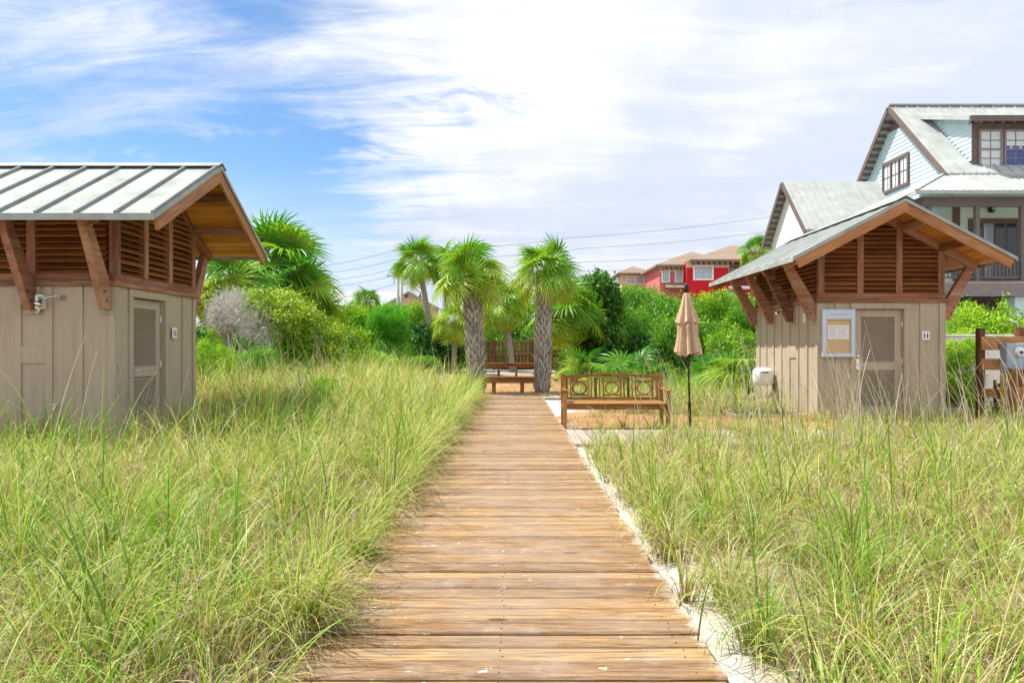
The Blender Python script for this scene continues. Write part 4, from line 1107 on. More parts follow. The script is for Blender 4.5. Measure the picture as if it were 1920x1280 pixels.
def poles():
    for px, Y, top, lb in ((746, 62, 500, 'darker of two slim grey poles seen below the leaning palm crown'), (753, 64, 495, 'paler of two slim grey poles seen below the leaning palm crown')):
        t = thing('utility_pole', lb, 'pole', (PX(px, Y), Y, 0), 0, 'utility poles')
        m = MB(); m.tube([(0, 0, -.2), (0, 0, PZ(top, Y))], [.17, .13], 10); m.build('pole', 'pole', t, 0, True)
        m = MB(); m.bx(-1.0, 1.0, -.22, -.12, PZ(top, Y) - .9, PZ(top, Y) - .78); m.build('crossarm', 'pole', t)
    lines = [((560, 502), (735, 470), (1070, 446), (1500, 398), 'highest power line crossing the sky above the palms'),
             ((560, 516), (740, 487), (1090, 466), (1500, 426), 'second highest power line passing behind the right palm crown'),
             ((560, 529), (742, 503), (1100, 491), (1500, 462), 'third power line reaching the red house roof'),
             ((560, 541), (744, 515), (1110, 507), (1500, 492), 'fourth power line, just over the cream tower'),
             ((560, 569), (744, 531), (900, 522), (1100, 519), 'lowest power line sloping down toward the grey roof')]
    for a, b, c, d, lb in lines:
        pts = [P(*a, 60), P(*b, 62), P(*c, 66), P(*d, 72)]
        out = []
        for i in range(3):
            p, q = pts[i], pts[i + 1]
            for k in range(8):
                u = k / 8; v = p.lerp(q, u); v.z -= .28 * 4 * u * (1 - u); out.append(v)
        out.append(pts[-1])
        m = MB(); m.tube(out, .018, 5); o = m.build('power_line', 'wire'); tag(o, lb, 'power line', 'power lines')
poles()

# ------------------------------------------------------------------ palms
def frond(rf, pet, droop, seed, nl=30):
    rs = np.random.default_rng(seed); V = []; Fc = []; T = []
    def strip(c, wv, t):
        o = len(V)
        for p, w, tt in zip(c, wv, t): V.append(p - w); V.append(p + w); T.extend([tt, tt])
        for i in range(len(c) - 1): Fc.append((o + 2 * i, o + 2 * i + 1, o + 2 * i + 3, o + 2 * i + 2))
    pp = [np.array([pet * u, 0, .12 * pet * math.sin(u * 2.2)]) for u in (0, .35, .7, 1)]
    w = rf * .018
    strip(pp, [np.array([0, w, 0])] * 4, [0, 0, 0, .1]); strip(pp, [np.array([0, 0, w])] * 4, [0, 0, 0, .1])
    hub = pp[-1]
    th = .25 + droop * .75; ct, st_ = math.cos(th), math.sin(th)
    for i in range(nl):
        u = (i + .5) / nl * 2 - 1
        a = u * R(128) + rs.normal(0, .03)
        l = rf * (.62 + .38 * math.cos(a * .62)) * rs.uniform(.88, 1.08)
        # costapalmate: leaflets start along a short midrib
        st = np.array([rf * .22 * (1 - abs(u)), 0, -.04 * rf * (1 - abs(u))])
        d = np.array([math.cos(a), math.sin(a), 0]); pd = np.array([-math.sin(a), math.cos(a), 0])
        dr = (.15 + droop * .55) * rs.uniform(.5, 1.6)
        cs = []; ws = []; ts = []
        tw = (.5 if i % 2 else -.5)
        for s, wd in ((.02, .012), (.33, .040), (.58, .028), (.82, .015), (1.0, .002)):
            r = l * s
            p = st + d * r * (1 - .25 * dr * max(0, s - .4)) + np.array([0, 0, .10 * rf * abs(math.sin(a)) * s - dr * l * max(0, s - .35) ** 1.7 * 1.15])
            p = hub + np.array([p[0] * ct + p[2] * st_, p[1], -p[0] * st_ + p[2] * ct])
            cs.append(p); ws.append((pd + np.array([0, 0, tw])) * wd * rf * .78); ts.append(.15 + .85 * s)
        strip(cs, ws, ts)
    return np.array(V), np.array(Fc), np.array(T)
FR = {}
def fronds_for(kind):
    if kind not in FR:
        FR[kind] = [frond(.62, .55, dr, 50 + i) for i, dr in enumerate((.35, .55, .75, .95, 1.2))]
    return FR[kind]
PAL = [(.035, .19, .018), (.09, .32, .02), (.20, .43, .025), (.31, .47, .035), (.37, .47, .055), (.40, .36, .08)]
def crown_mesh(Rm, n, seed, emin=-55, yellow=.0, name='crown', parent=None, dead=False):
    rs = np.random.default_rng(seed); T = fronds_for('f'); Vs = []; Fs = []; Cs = []; off = 0
    for j in range(n):
        u = (j + .5) / n
        el = R(84 - u ** .85 * (84 - emin) + rs.normal(0, 11)); az = j * 2.39996 + rs.normal(0, .25)
        if dead: el = R(rs.uniform(-85, -55))
        k = int(np.clip((.9 - math.sin(el)) * 2.6 + rs.normal(0, .5), 0, 4))
        V, Fq, t = T[k]
        sc = Rm * rs.uniform(.84, 1.2)
        roll = rs.normal(0, .75)
        v = V * sc
        c, s = math.cos(roll), math.sin(roll); v = np.stack([v[:, 0], v[:, 1] * c - v[:, 2] * s, v[:, 1] * s + v[:, 2] * c], -1)
        c, s = math.cos(el), math.sin(el); v = np.stack([v[:, 0] * c - v[:, 2] * s, v[:, 1], v[:, 0] * s + v[:, 2] * c], -1)
        # gravity sag with distance from the bud
        rr = np.hypot(v[:, 0], v[:, 1]); v[:, 2] -= .24 * rr ** 2 / Rm
        c, s = math.cos(az), math.sin(az); v = np.stack([v[:, 0] * c - v[:, 1] * s, v[:, 0] * s + v[:, 1] * c, v[:, 2]], -1)
        age = np.clip(u * .8 + .14 + yellow + rs.normal(0, .18), 0, 1)
        q = age * 3.6; i0 = int(min(q, 3)); f = q - i0
        base = np.array(PAL[i0]) * (1 - f) + np.array(PAL[i0 + 1]) * f
        tip = base * np.array([1.25, 1.12, 1.0]); root = np.array([.30, .38, .06])
        if dead: base = np.array([.34, .19, .07]) * rs.uniform(.6, 1.3); tip = base * 1.2; root = base * .8
        tt = t[:, None]
        col = np.where(tt < .2, root, base * (1 - tt) + tip * tt)
        Vs.append(v); Fs.append(Fq + off); Cs.append(col); off += len(v)
    return np_mesh(name, np.concatenate(Vs), np.concatenate(Fs), 'palm', parent, np.concatenate(Cs))
def palm(label, base, crown, Rm, tr, n=46, seed=1, boots=False, bend=0, emin=-50, yellow=0, skirt=0, cat='palm'):
    base = Vector(base); crown = Vector(crown)
    t = thing('palm_tree', label, cat, base, 0, 'palm trees')
    d = crown - base; pts = []
    for i in range(9):
        u = i / 8; pts.append(Vector((d.x * u ** (1 + bend), d.y * u, d.z * u)))
    m = MB(); pr = [tr * (1.22 if i == 0 else 1.0 + .05 * math.sin(i * 2.1)) * (1 - .12 * i / 8) for i in range(9)]
    pts[0].z -= .25
    m.tube(pts, pr, 14); tk = m.build('trunk', 'bark', t, 0, True)
    if boots:
        rs = random.Random(seed); m = MB(); H = d.z * .97; z = .02; k = 0
        per = 8
        while z < H:
            u = z / d.z; c = Vector((d.x * u ** (1 + bend), d.y * u, z))
            for q in range(per):
                a = 2 * math.pi * (q + .5 * (k % 2)) / per + rs.uniform(-.12, .12)
                for sgn in (-1, 1):
                    a2 = a + sgn * .30
                    r0 = tr * .92; r1 = tr * rs.uniform(1.16, 1.45)
                    ln = rs.uniform(.20, .31)
                    p0 = c + Vector((r0 * math.cos(a), r0 * math.sin(a), 0)); p1 = c + Vector((r1 * math.cos(a2), r1 * math.sin(a2), ln))
                    m.beam(p0, p1, tr * .27, tr * .13, (math.cos(a), math.sin(a), .4), rs.uniform(.4, .9))
            z += .125; k += 1
        m.build('leaf_boot_sheath', 'boot', tk)
    c = crown_mesh(Rm, n, seed, emin, yellow, 'crown', t); c.location = d
    if skirt:
        s = crown_mesh(Rm * .85, skirt, seed + 90, -80, 0, 'dead_fronds', t, True); s.location = d - Vector((0, 0, .15 * Rm))
    # fibrous bud base under the crown
    m = MB(); rs = random.Random(seed + 5)
    for i in range(26):
        a = rs.uniform(0, 6.28); p0 = d + Vector((tr * .8 * math.cos(a), tr * .8 * math.sin(a), -rs.uniform(.05, .5) * Rm))
        p1 = p0 + Vector((math.cos(a), math.sin(a), 1.3)) * Rm * rs.uniform(.10, .22); m.beam(p0, p1, tr * .35, tr * .15, (0, 0, 1), .6)
    m.build('leaf_base', 'boot' if boots else 'deadfrond', t)
    return t
def palm_px(label, bpx, cpx, cpy, Y, Rpx, trpx, **k):
    g = float(gz(PX(bpx, Y), Y))
    return palm(label, (PX(bpx, Y), Y, g), P(cpx, cpy, Y), Rpx / F * Y, trpx / F * Y, **k)
palm_px('thick palm with criss-cross trunk left of the boardwalk end', 894, 884, 522, 20.6, 72, 14.0, n=36, seed=3, boots=True, yellow=.16, emin=-30)
palm_px('thick palm with criss-cross trunk right of the boardwalk end', 1016, 1021, 518, 20.9, 70, 12.5, n=30, seed=8, boots=True, emin=-24, yellow=.08)
palm_px('slender palm with bare trunk leaning left, leftmost of the centre palms', 809, 784, 500, 38, 52, 5.5, n=24, seed=14, bend=1.2, emin=-26)
palm_px('palm crown rising behind and left of the thick left palm', 822, 844, 500, 39.6, 56, 5, n=32, seed=21, emin=-60, yellow=.05)
palm_px('short yellowish palm with thin trunk in front of the fence', 851, 853, 606, 34, 44, 5, n=30, seed=25, emin=-55, yellow=.28)
palm_px('drooping palm hanging over the slat fence between the thick trunks', 962, 945, 570, 37, 54, 6, n=38, seed=31, emin=-62, yellow=.1)
palm_px('weeping palm close behind the thick right palm', 1072, 1066, 590, 27, 70, 7, n=50, seed=37, emin=-78, yellow=.12)
palm_px('tallest palm of the left cluster, behind the hut roof tip', 500, 518, 518, 24.5, 100, 9, n=60, seed=41, emin=-65, yellow=.10)
palm_px('right palm of the left cluster spreading toward open sky', 556, 556, 560, 23.5, 80, 9, n=56, seed=47, emin=-70, yellow=.12)
palm_px('left palm of the cluster with grey trunk and brown dead fronds', 418, 432, 548, 22, 84, 8, n=50, seed=53, emin=-70, yellow=.22, skirt=16)
palm_px('small distant palm before the pale grey roof', 688, 688, 566, 46, 30, 4, n=30, seed=59, emin=-50)
palm_px('small distant palm between red house and blue house', 1418, 1416, 476, 46, 32, 4, n=30, seed=61, emin=-50)

def palmetto(label, px, py, Y, Rpx, seed, n=18, yellow=0):
    x = PX(px, Y); g = float(gz(x, Y))
    t = thing('palmetto', label, 'palmetto', (x, Y, g), 0, 'palmettos')
    Rm = Rpx / F * Y
    Rm = max(Rm * .75, (PZ(py, Y) - g) * .72); c = crown_mesh(Rm, max(10, n - 5), seed, 15, yellow - .12, 'fronds', t); zc = max(.15, PZ(py, Y) - g - Rm * .55)
    zc = .12; c.location = (0, 0, zc)
    m = MB(); rs = random.Random(seed)
    for i in range(7):
        a = rs.uniform(0, 6.28); m.tube([(.1 * math.cos(a), .1 * math.sin(a), -.1), (.05 * math.cos(a), .05 * math.sin(a), zc)], .02, 5)
    m.build('stems', 'deadfrond', t)
palmetto('fan palmetto low in front of the bushes, left of the closed parasol', 1190, 622, 23, 44, 71, 16, -.05)
palmetto('spiky palmetto behind the garden bench back', 1222, 650, 20.5, 28, 72, 13, -.08)
palmetto('bluish palmetto fan poking out left of the right hut', 1404, 600, 18.6, 44, 73, 18, .05)
palmetto('palmetto clump near the thick right palm trunk', 1098, 632, 25, 36, 74, 14, .02)
palmetto('yellowish palmetto under the left bushes near the slender palm', 706, 640, 25, 34, 75, 18, .2)
palmetto('palmetto right of the closed parasol under the bushes', 1335, 640, 21, 38, 76, 18)
palmetto('small palmetto low under the dark sea grape', 1146, 655, 22.5, 30, 77, 14, .05)

# ------------------------------------------------------------------ shrubs
def foliage(lobes, ncl, nlf, cr, ll, lw, palette, seed, up=.3, jit=.25, cover=.8):
    rs = np.random.default_rng(seed)
    C = np.array([l[0] for l in lobes], float); Rr = np.array([l[1] for l in lobes], float)
    p = (Rr.prod(1)) ** (2 / 3); p /= p.sum()
    cl = []
    while len(cl) < ncl:
        i = rs.choice(len(lobes), p=p); d = rs.normal(size=3); d /= np.linalg.norm(d)
        d[2] = d[2] * .9 + .1
        q = C[i] + d * Rr[i] * rs.uniform(.62, 1.06)
        ins = (((q - C) / Rr) ** 2).sum(1); ins[i] = 9
        if ins.min() < .5 and rs.random() < cover: continue
        if q[2] < .02: continue
        cl.append((q, d))
    K = len(cl); Q = np.array([c[0] for c in cl]); D = np.array([c[1] for c in cl])
    tone = rs.random(K)
    n = K * nlf; idx = np.repeat(np.arange(K), nlf)
    pos = Q[idx] + rs.normal(size=(n, 3)) * cr * np.array([1, 1, .8])
    nr = D[idx] * .5 + rs.normal(size=(n, 3)) * .75 + np.array([0, 0, up]); nr /= np.linalg.norm(nr, axis=1)[:, None]
    ax = np.cross(nr, rs.normal(size=(n, 3))); ax /= np.linalg.norm(ax, axis=1)[:, None]
    bx = np.cross(nr, ax)
    l = ll * rs.uniform(.6, 1.25, n)[:, None]; w = l * (lw / ll)
    V = np.stack([pos - ax * l * .5, pos + bx * w * .5 + nr * l * .06, pos + ax * l * .5, pos - bx * w * .5 + nr * l * .06], 1).reshape(-1, 3)
    Fq = np.arange(n * 4).reshape(-1, 4)
    pal = np.array(palette); k = np.clip(tone[idx] * .65 + rs.random(n) * .5 - .08, 0, .999) * (len(pal) - 1)
    i0 = k.astype(int); f = (k - i0)[:, None]
    col = pal[i0] * (1 - f) + pal[np.minimum(i0 + 1, len(pal) - 1)] * f
    col = col * rs.uniform(1 - jit, 1 + jit, (n, 1))
    return V, Fq, np.repeat(col, 4, 0)
KINDS = {
 'myrtle': dict(ncl=520, nlf=34, cr=.085, ll=.085, lw=.03, palette=[(.03, .14, .01), (.08, .28, .015), (.17, .42, .02), (.32, .52, .035)]),
 'yellow': dict(ncl=480, nlf=32, cr=.09, ll=.085, lw=.035, palette=[(.04, .19, .01), (.13, .38, .015), (.32, .54, .02), (.52, .60, .03)]),
 'feathery': dict(ncl=600, nlf=36, cr=.10, ll=.13, lw=.016, palette=[(.04, .25, .01), (.11, .45, .015), (.22, .60, .025)]),
 'seagrape': dict(ncl=420, nlf=18, cr=.085, ll=.115, lw=.085, palette=[(.012, .08, .01), (.03, .16, .012), (.09, .27, .02), (.32, .34, .03)]),
 'dark': dict(ncl=460, nlf=30, cr=.09, ll=.09, lw=.04, palette=[(.012, .07, .008), (.03, .15, .012), (.07, .27, .02)]),
 'hedge': dict(ncl=620, nlf=36, cr=.075, ll=.065, lw=.03, palette=[(.07, .26, .01), (.20, .46, .015), (.40, .62, .02), (.55, .68, .03)]),
}
TPL = {}
def shrub_template(kind, var, tall=False):
    key = (kind, var, tall)
    if key in TPL: return TPL[key]
    rs = random.Random(hash(kind) % 1 + var * 17 + len(kind) * 31)
    lobes = [((0, 0, .75), (.62, .62, .62))]
    for i in range(9):
        a = i * 2.4 + rs.uniform(-.4, .4); rr = rs.uniform(.35, .68); z = rs.uniform(.35, 1.15)
        s = rs.uniform(.28, .45)
        rr = min(rr, math.sqrt(max(.02, 1 - (max(0, z - .45) / 1.15) ** 2)) - s * .55)
        lobes.append(((rr * math.cos(a), rr * math.sin(a), min(z, 1.6 - s)), (s, s, s * rs.uniform(.75, 1.0))))
    for i in range(5):
        a = rs.uniform(0, 6.28); lobes.append(((.62 * math.cos(a), .62 * math.sin(a), .22), (.36, .36, .26)))
    kw = dict(KINDS[kind])
    if tall:
        lobes = [((c[0], c[1], c[2]), r) for c, r in lobes] + [((c[0] * .9, c[1] * .9, c[2] + 1.15), r) for c, r in lobes[:10]]; kw['ncl'] = int(kw['ncl'] * 1.7)
    V, Fq, C = foliage(lobes, seed=var * 7 + len(kind), **kw)
    t = bpy.data.objects.new('shrub', None)
    cr = np_mesh('crown', V, Fq, 'leaf', t, C)
    m = MB()
    for c, r in lobes[:10]:
        c = Vector(c); m.tube([Vector((c.x * .08, c.y * .08, -.15)), c * .45 + Vector((rs.uniform(-.08, .08), rs.uniform(-.08, .08), .05)), c + Vector((0, 0, r[2] * .4))], [.035, .02, .006], 5)
    br = m.build('branches', 'bark', t)
    COL.objects.link(t); TPL[key] = [t, False]; return TPL[key]
def shrub(kind, px, top, pw, Y, label, var=0, rz=None, group='shrubs', depth=.9):
    x = PX(px, Y); g = float(gz(x, Y)); rx = pw / 2 / F * Y; h = PZ(top, Y) - g; tall = h / rx > 2.3; e = shrub_template(kind, var, tall)
    if not e[1]: o = e[0]; e[1] = True
    else: o = copy_tree(e[0])
    o.name = 'shrub'; o.location = (x, Y, g); o.scale = (rx, rx * depth, h / (2.62 if tall else 1.47))
    o.rotation_euler = (0, 0, random.uniform(0, 6.28) if rz is None else rz)
    tag(o, label, 'shrub', group); return o
SH = [
 ('hedge', 405, 640, 92, 15.6, 'small round bright green shrub against the left hut back corner', 0),
 ('myrtle', 566, 610, 170, 20.5, 'low green shrub under the windswept grey shrub', 0),
 ('myrtle', 478, 648, 130, 17.2, 'knee high green shrub below the grey branches by the left hut', 1),
 ('yellow', 606, 574, 140, 25, 'yellow green shrub where the left cluster palms meet the sky', 0),
 ('yellow', 662, 562, 140, 28, 'yellow green shrub below the small distant palm', 1),
 ('hedge', 648, 600, 130, 23, 'bright green shrub right of the windswept shrub, above the grass', 2),
 ('feathery', 728, 566, 110, 27, 'feathery bright green shrub left of the slender palm', 0),
 ('yellow', 782, 562, 92, 40.5, 'yellow green shrub below the little cream gable', 2),
 ('dark', 775, 598, 105, 36, 'dark shrub right beside the slender palm trunk', 0),
 ('dark', 832, 612, 120, 37, 'dark round shrub overhanging the lower slat fence', 1),
 ('myrtle', 768, 668, 130, 33, 'low hedge strip at the edge of the pine straw, left of the palms', 0),
 ('yellow', 608, 704, 86, 12.6, 'small yellow green shrub growing amid the left grass', 1),
 ('dark', 600, 625, 140, 27, 'dark shrub deep behind the windswept shrub', 2),
 ('yellow', 705, 596, 130, 30, 'green shrub behind the yellowish palmetto', 1),
 ('seagrape', 1122, 503, 118, 28, 'tall dark sea grape with broad leaves right of the palms', 0),
 ('seagrape', 1096, 570, 100, 29, 'dark broad leaved shrub under the weeping palm', 1),
 ('myrtle', 1204, 534, 128, 35, 'tall green shrub below the cream tower', 0),
 ('myrtle', 1174, 566, 140, 28.5, 'green shrub right against the sea grape', 2),
 ('myrtle', 1250, 545, 150, 31, 'broad green shrub in front of the red house entry', 1),
 ('yellow', 1345, 548, 120, 29, 'yellow green shrub under the red house bay, right of the parasol', 0),
 ('myrtle', 1400, 560, 120, 27, 'green shrub half hidden by the right hut eave', 2),
 ('myrtle', 1290, 590, 140, 26, 'green shrub directly behind the closed parasol', 0),
 ('yellow', 1372, 604, 112, 23, 'yellow green shrub touching the right hut back corner', 2),
 ('dark', 1235, 618, 150, 27, 'dark low shrub above the fan palmetto', 0),
 ('dark', 1120, 610, 130, 30, 'dark low shrub between sea grape and pine straw', 1),
 ('dark', 1310, 630, 130, 24.5, 'dark low shrub behind the palmetto right of the parasol', 2),
 ('hedge', 1840, 566, 170, 19, 'bright lime green rounded shrub on top of the white retaining wall', 1),
 ('hedge', 1945, 598, 120, 19.2, 'bright green shrub at the right edge above the retaining wall', 0),
 ('hedge', 1796, 634, 100, 16.2, 'bright leafy shrub hanging in front of the white retaining wall', 1),
 ('myrtle', 470, 585, 200, 33, 'background shrub behind the left palm cluster', 1),
 ('myrtle', 580, 596, 180, 37, 'background shrub behind the yellow green shrub', 2),
 ('myrtle', 700, 578, 190, 43, 'green background shrub below the pale grey roof', 0),
 ('yellow', 905, 556, 130, 47, 'yellow green background tree behind the thick left palm', 1),
 ('myrtle', 985, 540, 150, 46, 'green background tree between the two thick palms', 2),
 ('myrtle', 950, 590, 120, 43.5, 'green background shrub right above the slat fence', 0),
 ('yellow', 1075, 540, 130, 42, 'background shrub behind the weeping palm', 0),
 ('myrtle', 1290, 552, 150, 45, 'background shrub just under the red bay window', 1),
 ('myrtle', 1440, 560, 150, 40, 'background shrub behind the right hut', 0),
 ('dark', 330, 600, 260, 36, 'background shrub far behind the left hut', 1),
]
for kind, px, top, pw, Y, lb, var in SH: shrub(kind, px, top, pw, Y, lb, var)

def windswept():
    Y = 18.9; x0 = PX(500, Y); g = float(gz(x0, Y))
    t = thing('windswept_shrub', 'windswept shrub with bare silver twigs on the left and lime green top', 'shrub', (x0, Y, g))
    s = Y / F
    def lo(px, py, r, dy=0, fl=.8): return ((PX(px, Y) - x0, dy, PZ(py, Y) - g), (r * s, r * s * 1.1, r * s * fl))
    gl = [lo(505, 578, 46, 0, .7), lo(548, 600, 50, -.1, .75), lo(590, 635, 46, .1, .8), lo(612, 662, 40, 0, .7), lo(520, 566, 34, .3, .6), lo(470, 560, 26, .2, .6)]
    V, Fq, C = foliage(gl, 620, 32, .11, .10, .038, [(.06, .18, .015), (.18, .38, .03), (.42, .56, .04), (.58, .62, .06)], 5)
    np_mesh('crown', V, Fq, 'leaf', t, C)
    tl = [lo(440, 578, 36), lo(470, 590, 40, -.2), lo(500, 610, 40, -.3), lo(420, 596, 24)]
    rs = np.random.default_rng(4)
    n = 4200; idx = rs.integers(0, len(tl), n)
    c = np.array([tl[i][0] for i in idx]); r = np.array([tl[i][1] for i in idx])
    d = rs.normal(size=(n, 3)); d /= np.linalg.norm(d, axis=1)[:, None]
    p = c + d * r * rs.uniform(.2, 1, (n, 1)) ** .5
    dr = d * .6 + rs.normal(size=(n, 3)) * .5 + np.array([-.2, 0, .5]); dr /= np.linalg.norm(dr, axis=1)[:, None]
    ln = rs.uniform(.12, .36, (n, 1)); sd = np.cross(dr, np.array([0, -1, .2])); sd /= np.linalg.norm(sd, axis=1)[:, None] + 1e-6; w = .0085
    V = np.stack([p - sd * w, p + sd * w, p + dr * ln + sd * w * .3, p + dr * ln - sd * w * .3], 1).reshape(-1, 3)
    tw = np_mesh('twigs', V, np.arange(n * 4).reshape(-1, 4), 'twig', t)
    m = MB(); rr = random.Random(9)
    for k in range(26):
        b = Vector((PX(rr.uniform(440, 540), Y) - x0, rr.uniform(-.4, .4), -.1)); e = rr.choice(tl + gl[:4]); e = Vector(e[0]) + Vector((rr.uniform(-.4, .4), rr.uniform(-.3, .3), rr.uniform(-.2, .3)))
        mid = b.lerp(e, .5) + Vector((rr.uniform(-.2, .2), rr.uniform(-.15, .15), rr.uniform(-.1, .1)))
        q = b.lerp(mid, .5) + Vector((rr.uniform(-.1, .1), 0, 0)); q2 = mid.lerp(e, .5) + Vector((rr.uniform(-.12, .12), rr.uniform(-.1, .1), .05))
        m.tube([b, q, mid, q2, e], [.03, .026, .02, .013, .005], 5)
    m.build('branches', 'twig', t)
windswept()

# ------------------------------------------------------------------ grass
def blades(bx, by, bz, H, th0, kap, phi, w, cb, ct, S=5, wmin=.15):
    n = len(bx); seg = (H / S)[:, None]
    i = np.arange(S)[None, :]
    th = th0[:, None] + kap[:, None] * (i + .5) / S * (0.35 + 1.3 * (i + .5) / S)
    dr = np.sin(th) * seg; dz = np.cos(th) * seg
    rc = np.concatenate([np.zeros((n, 1)), np.cumsum(dr, 1)], 1); zc = np.concatenate([np.zeros((n, 1)), np.cumsum(dz, 1)], 1)
    X = bx[:, None] + rc * np.cos(phi)[:, None]; Y = by[:, None] + rc * np.sin(phi)[:, None]; Z = bz[:, None] + zc
    u = np.arange(S + 1) / S; wp = (w[:, None] * .5) * np.clip(1.05 - u ** 2.2, wmin, 1)[None, :]
    tw = phi + np.pi / 2 + RNG.normal(0, .5, n)
    ox = wp * np.cos(tw)[:, None]; oy = wp * np.sin(tw)[:, None]
    V = np.empty((n, S + 1, 2, 3), np.float32)
    V[:, :, 0] = np.stack([X - ox, Y - oy, Z], -1); V[:, :, 1] = np.stack([X + ox, Y + oy, Z], -1)
    q = np.array([[2 * k, 2 * k + 1, 2 * k + 3, 2 * k + 2] for k in range(S)])
    Fq = (np.arange(n) * (2 * (S + 1)))[:, None, None] + q[None]
    uu = u[None, :, None]
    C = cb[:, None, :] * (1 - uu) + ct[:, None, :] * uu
    C = np.repeat(C[:, :, None, :], 2, 2)
    return V.reshape(-1, 3), Fq.reshape(-1, 4), C.reshape(-1, 3).astype(np.float32)
GREEN = np.array([(.03, .22, .010), (.10, .41, .016), (.30, .56, .03), (.52, .65, .09), (.70, .72, .27)])
STRAW = np.array([(.64, .50, .20), (.78, .65, .34), (.48, .29, .10), (.86, .78, .56), (.84, .75, .50), (.26, .14, .06)])
def clumps(cx, cy, nb, hmean, dryp, wb, spread, name, label, lean=(0, 0), parts=None, hjit=.18, gshift=0.0, S=5):
    """cx,cy clump centres; nb blades per clump; hmean array"""
    K = len(cx); idx = np.repeat(np.arange(K), nb); n = len(idx)
    ctone = RNG.random(K); chj = RNG.uniform(.65, 1.3, K); cd = np.clip(dryp + RNG.normal(0, .22, K), .03, .95)
    r = np.abs(RNG.normal(0, spread, n)); a = RNG.uniform(0, 2 * np.pi, n)
    bx = cx[idx] + r * np.cos(a); by = cy[idx] + r * np.sin(a); bz = gz(bx, by) - .02
    dry = RNG.random(n) < cd[idx]
    H = hmean[idx] * chj[idx] * np.clip(RNG.normal(1, hjit, n), .35, 1.7); H = np.where(dry, H * RNG.uniform(.45, 1.0, n), H)
    phi = a + RNG.normal(0, .7, n)
    vx = np.cos(phi) + lean[0]; vy = np.sin(phi) + lean[1]; phi = np.arctan2(vy, vx)
    th0 = np.abs(RNG.normal(.12, .16, n)) + r * 1.2
    kap = np.abs(RNG.normal(1.35, .75, n)) ; kap = np.where(dry, kap * RNG.uniform(1.1, 2.3, n), kap)
    w = wb[idx] * RNG.uniform(.55, 1.25, n)
    tall = (RNG.random(n) < .09) & ~dry
    H = np.where(tall, H * RNG.uniform(1.1, 1.4, n), H); kap = np.where(tall, kap * .45, kap); w = np.where(tall, w * 1.45, w)
    g = np.clip(ctone[idx] * .5 + RNG.random(n) * .6 + gshift, 0, .999); g = np.where(tall, RNG.uniform(.1, .6, n), g) * (len(GREEN) - 1); i0 = np.minimum(g.astype(int), len(GREEN) - 2); f = (g - i0)[:, None]
    cg = (GREEN[i0] * (1 - f) + GREEN[i0 + 1] * f) * RNG.uniform(.65, 1.2, (n, 1))
    cs = STRAW[RNG.integers(0, len(STRAW), n)] * RNG.uniform(.6, 1.12, (n, 1))
    ct = np.where(dry[:, None], cs, cg)
    tipdry = ((RNG.random(n) < .45) & ~tall)[:, None]; ct2 = np.where(tipdry, ct * .45 + np.array([.78, .75, .42]) * .55, ct)
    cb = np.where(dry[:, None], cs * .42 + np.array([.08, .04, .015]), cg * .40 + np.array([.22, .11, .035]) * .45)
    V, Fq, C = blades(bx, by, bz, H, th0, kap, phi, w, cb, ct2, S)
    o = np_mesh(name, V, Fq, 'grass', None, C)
    tag(o, label, 'grass', None, 'stuff'); return o
def in_hut(x, y):
    return ((x < -5.42) & (x > -8.9) & (y > 9.38) & (y < 11.95)) | ((x > 5.8) & (x < 8.35) & (y > 12.93) & (y < 16.4))
def scatter(x0, x1, y0, y1, dens, keep):
    n = int((x1 - x0) * (y1 - y0) * dens); x = RNG.uniform(x0, x1, n); y = RNG.uniform(y0, y1, n)
    k = keep(x, y) & ~in_hut(x, y); vis = np.abs(x) < y * .80 + 1.0
    return x[k & vis], y[k & vis]
def wob(y, a, b): return a * np.sin(y * 2.1 + b) + a * .6 * np.sin(y * 5.3 + b * 2) + a * .4 * np.sin(y * 11 + b)
def wid(y): return np.clip(.0058 + .00045 * (y - 2), .0058, .0120)
# left side
kl = lambda x, y: x < -1.0 + wob(y, .04, .4)
x, y = scatter(-5.5, -.9, 1.6, 6, 12, kl)
hh = .50 + .04 * y + RNG.normal(0, .09, len(x))
clumps(x, y, 82, hh, .43, wid(y), .08, 'grass', 'tall arching green and straw grass on the near left of the boardwalk', (.3, -.1), S=8)
x, y = scatter(-9, -.9, 6, 12.5, 13, kl)
hh = np.where(x < -4.2, .58, .78) + RNG.normal(0, .06, len(x))
clumps(x, y, 54, hh * .95, .50, wid(y), .08, 'grass', 'tall pale grass between the left hut and the boardwalk', (.25, -.1), gshift=.2, S=6)
x, y = scatter(-13, -.95, 12.5, 22.5, 11, lambda x, y: (x < -1.15 + wob(y, .08, 1)) & ~((y > 20.6) & (x > -4)))
clumps(x, y, 34, .86 + RNG.normal(0, .07, len(x)), .60, wid(y) * 1.15, .09, 'grass', 'far band of pale grass before the left shrubs', (.25, 0), gshift=.34)
x, y = scatter(-16, -4.5, 22.5, 32, 5, lambda x, y: x < -4.5)
clumps(x, y, 30, .7 + RNG.normal(0, .06, len(x)), .25, wid(y) * 1.3, .12, 'grass', 'grass growing at the feet of the left shrubs', (.2, 0), gshift=.1)
# edge tussocks drooping over the boards
y = np.sort(RNG.uniform(1.8, 18.5, 150)); x = -1.0 + RNG.normal(0, .035, len(y))
clumps(x, y, 46, .42 + .012 * y + RNG.normal(0, .08, len(x)), .5, wid(y), .05, 'grass', 'tussocks drooping over the left edge of the boardwalk', (.8, -.15), gshift=.15, S=8)
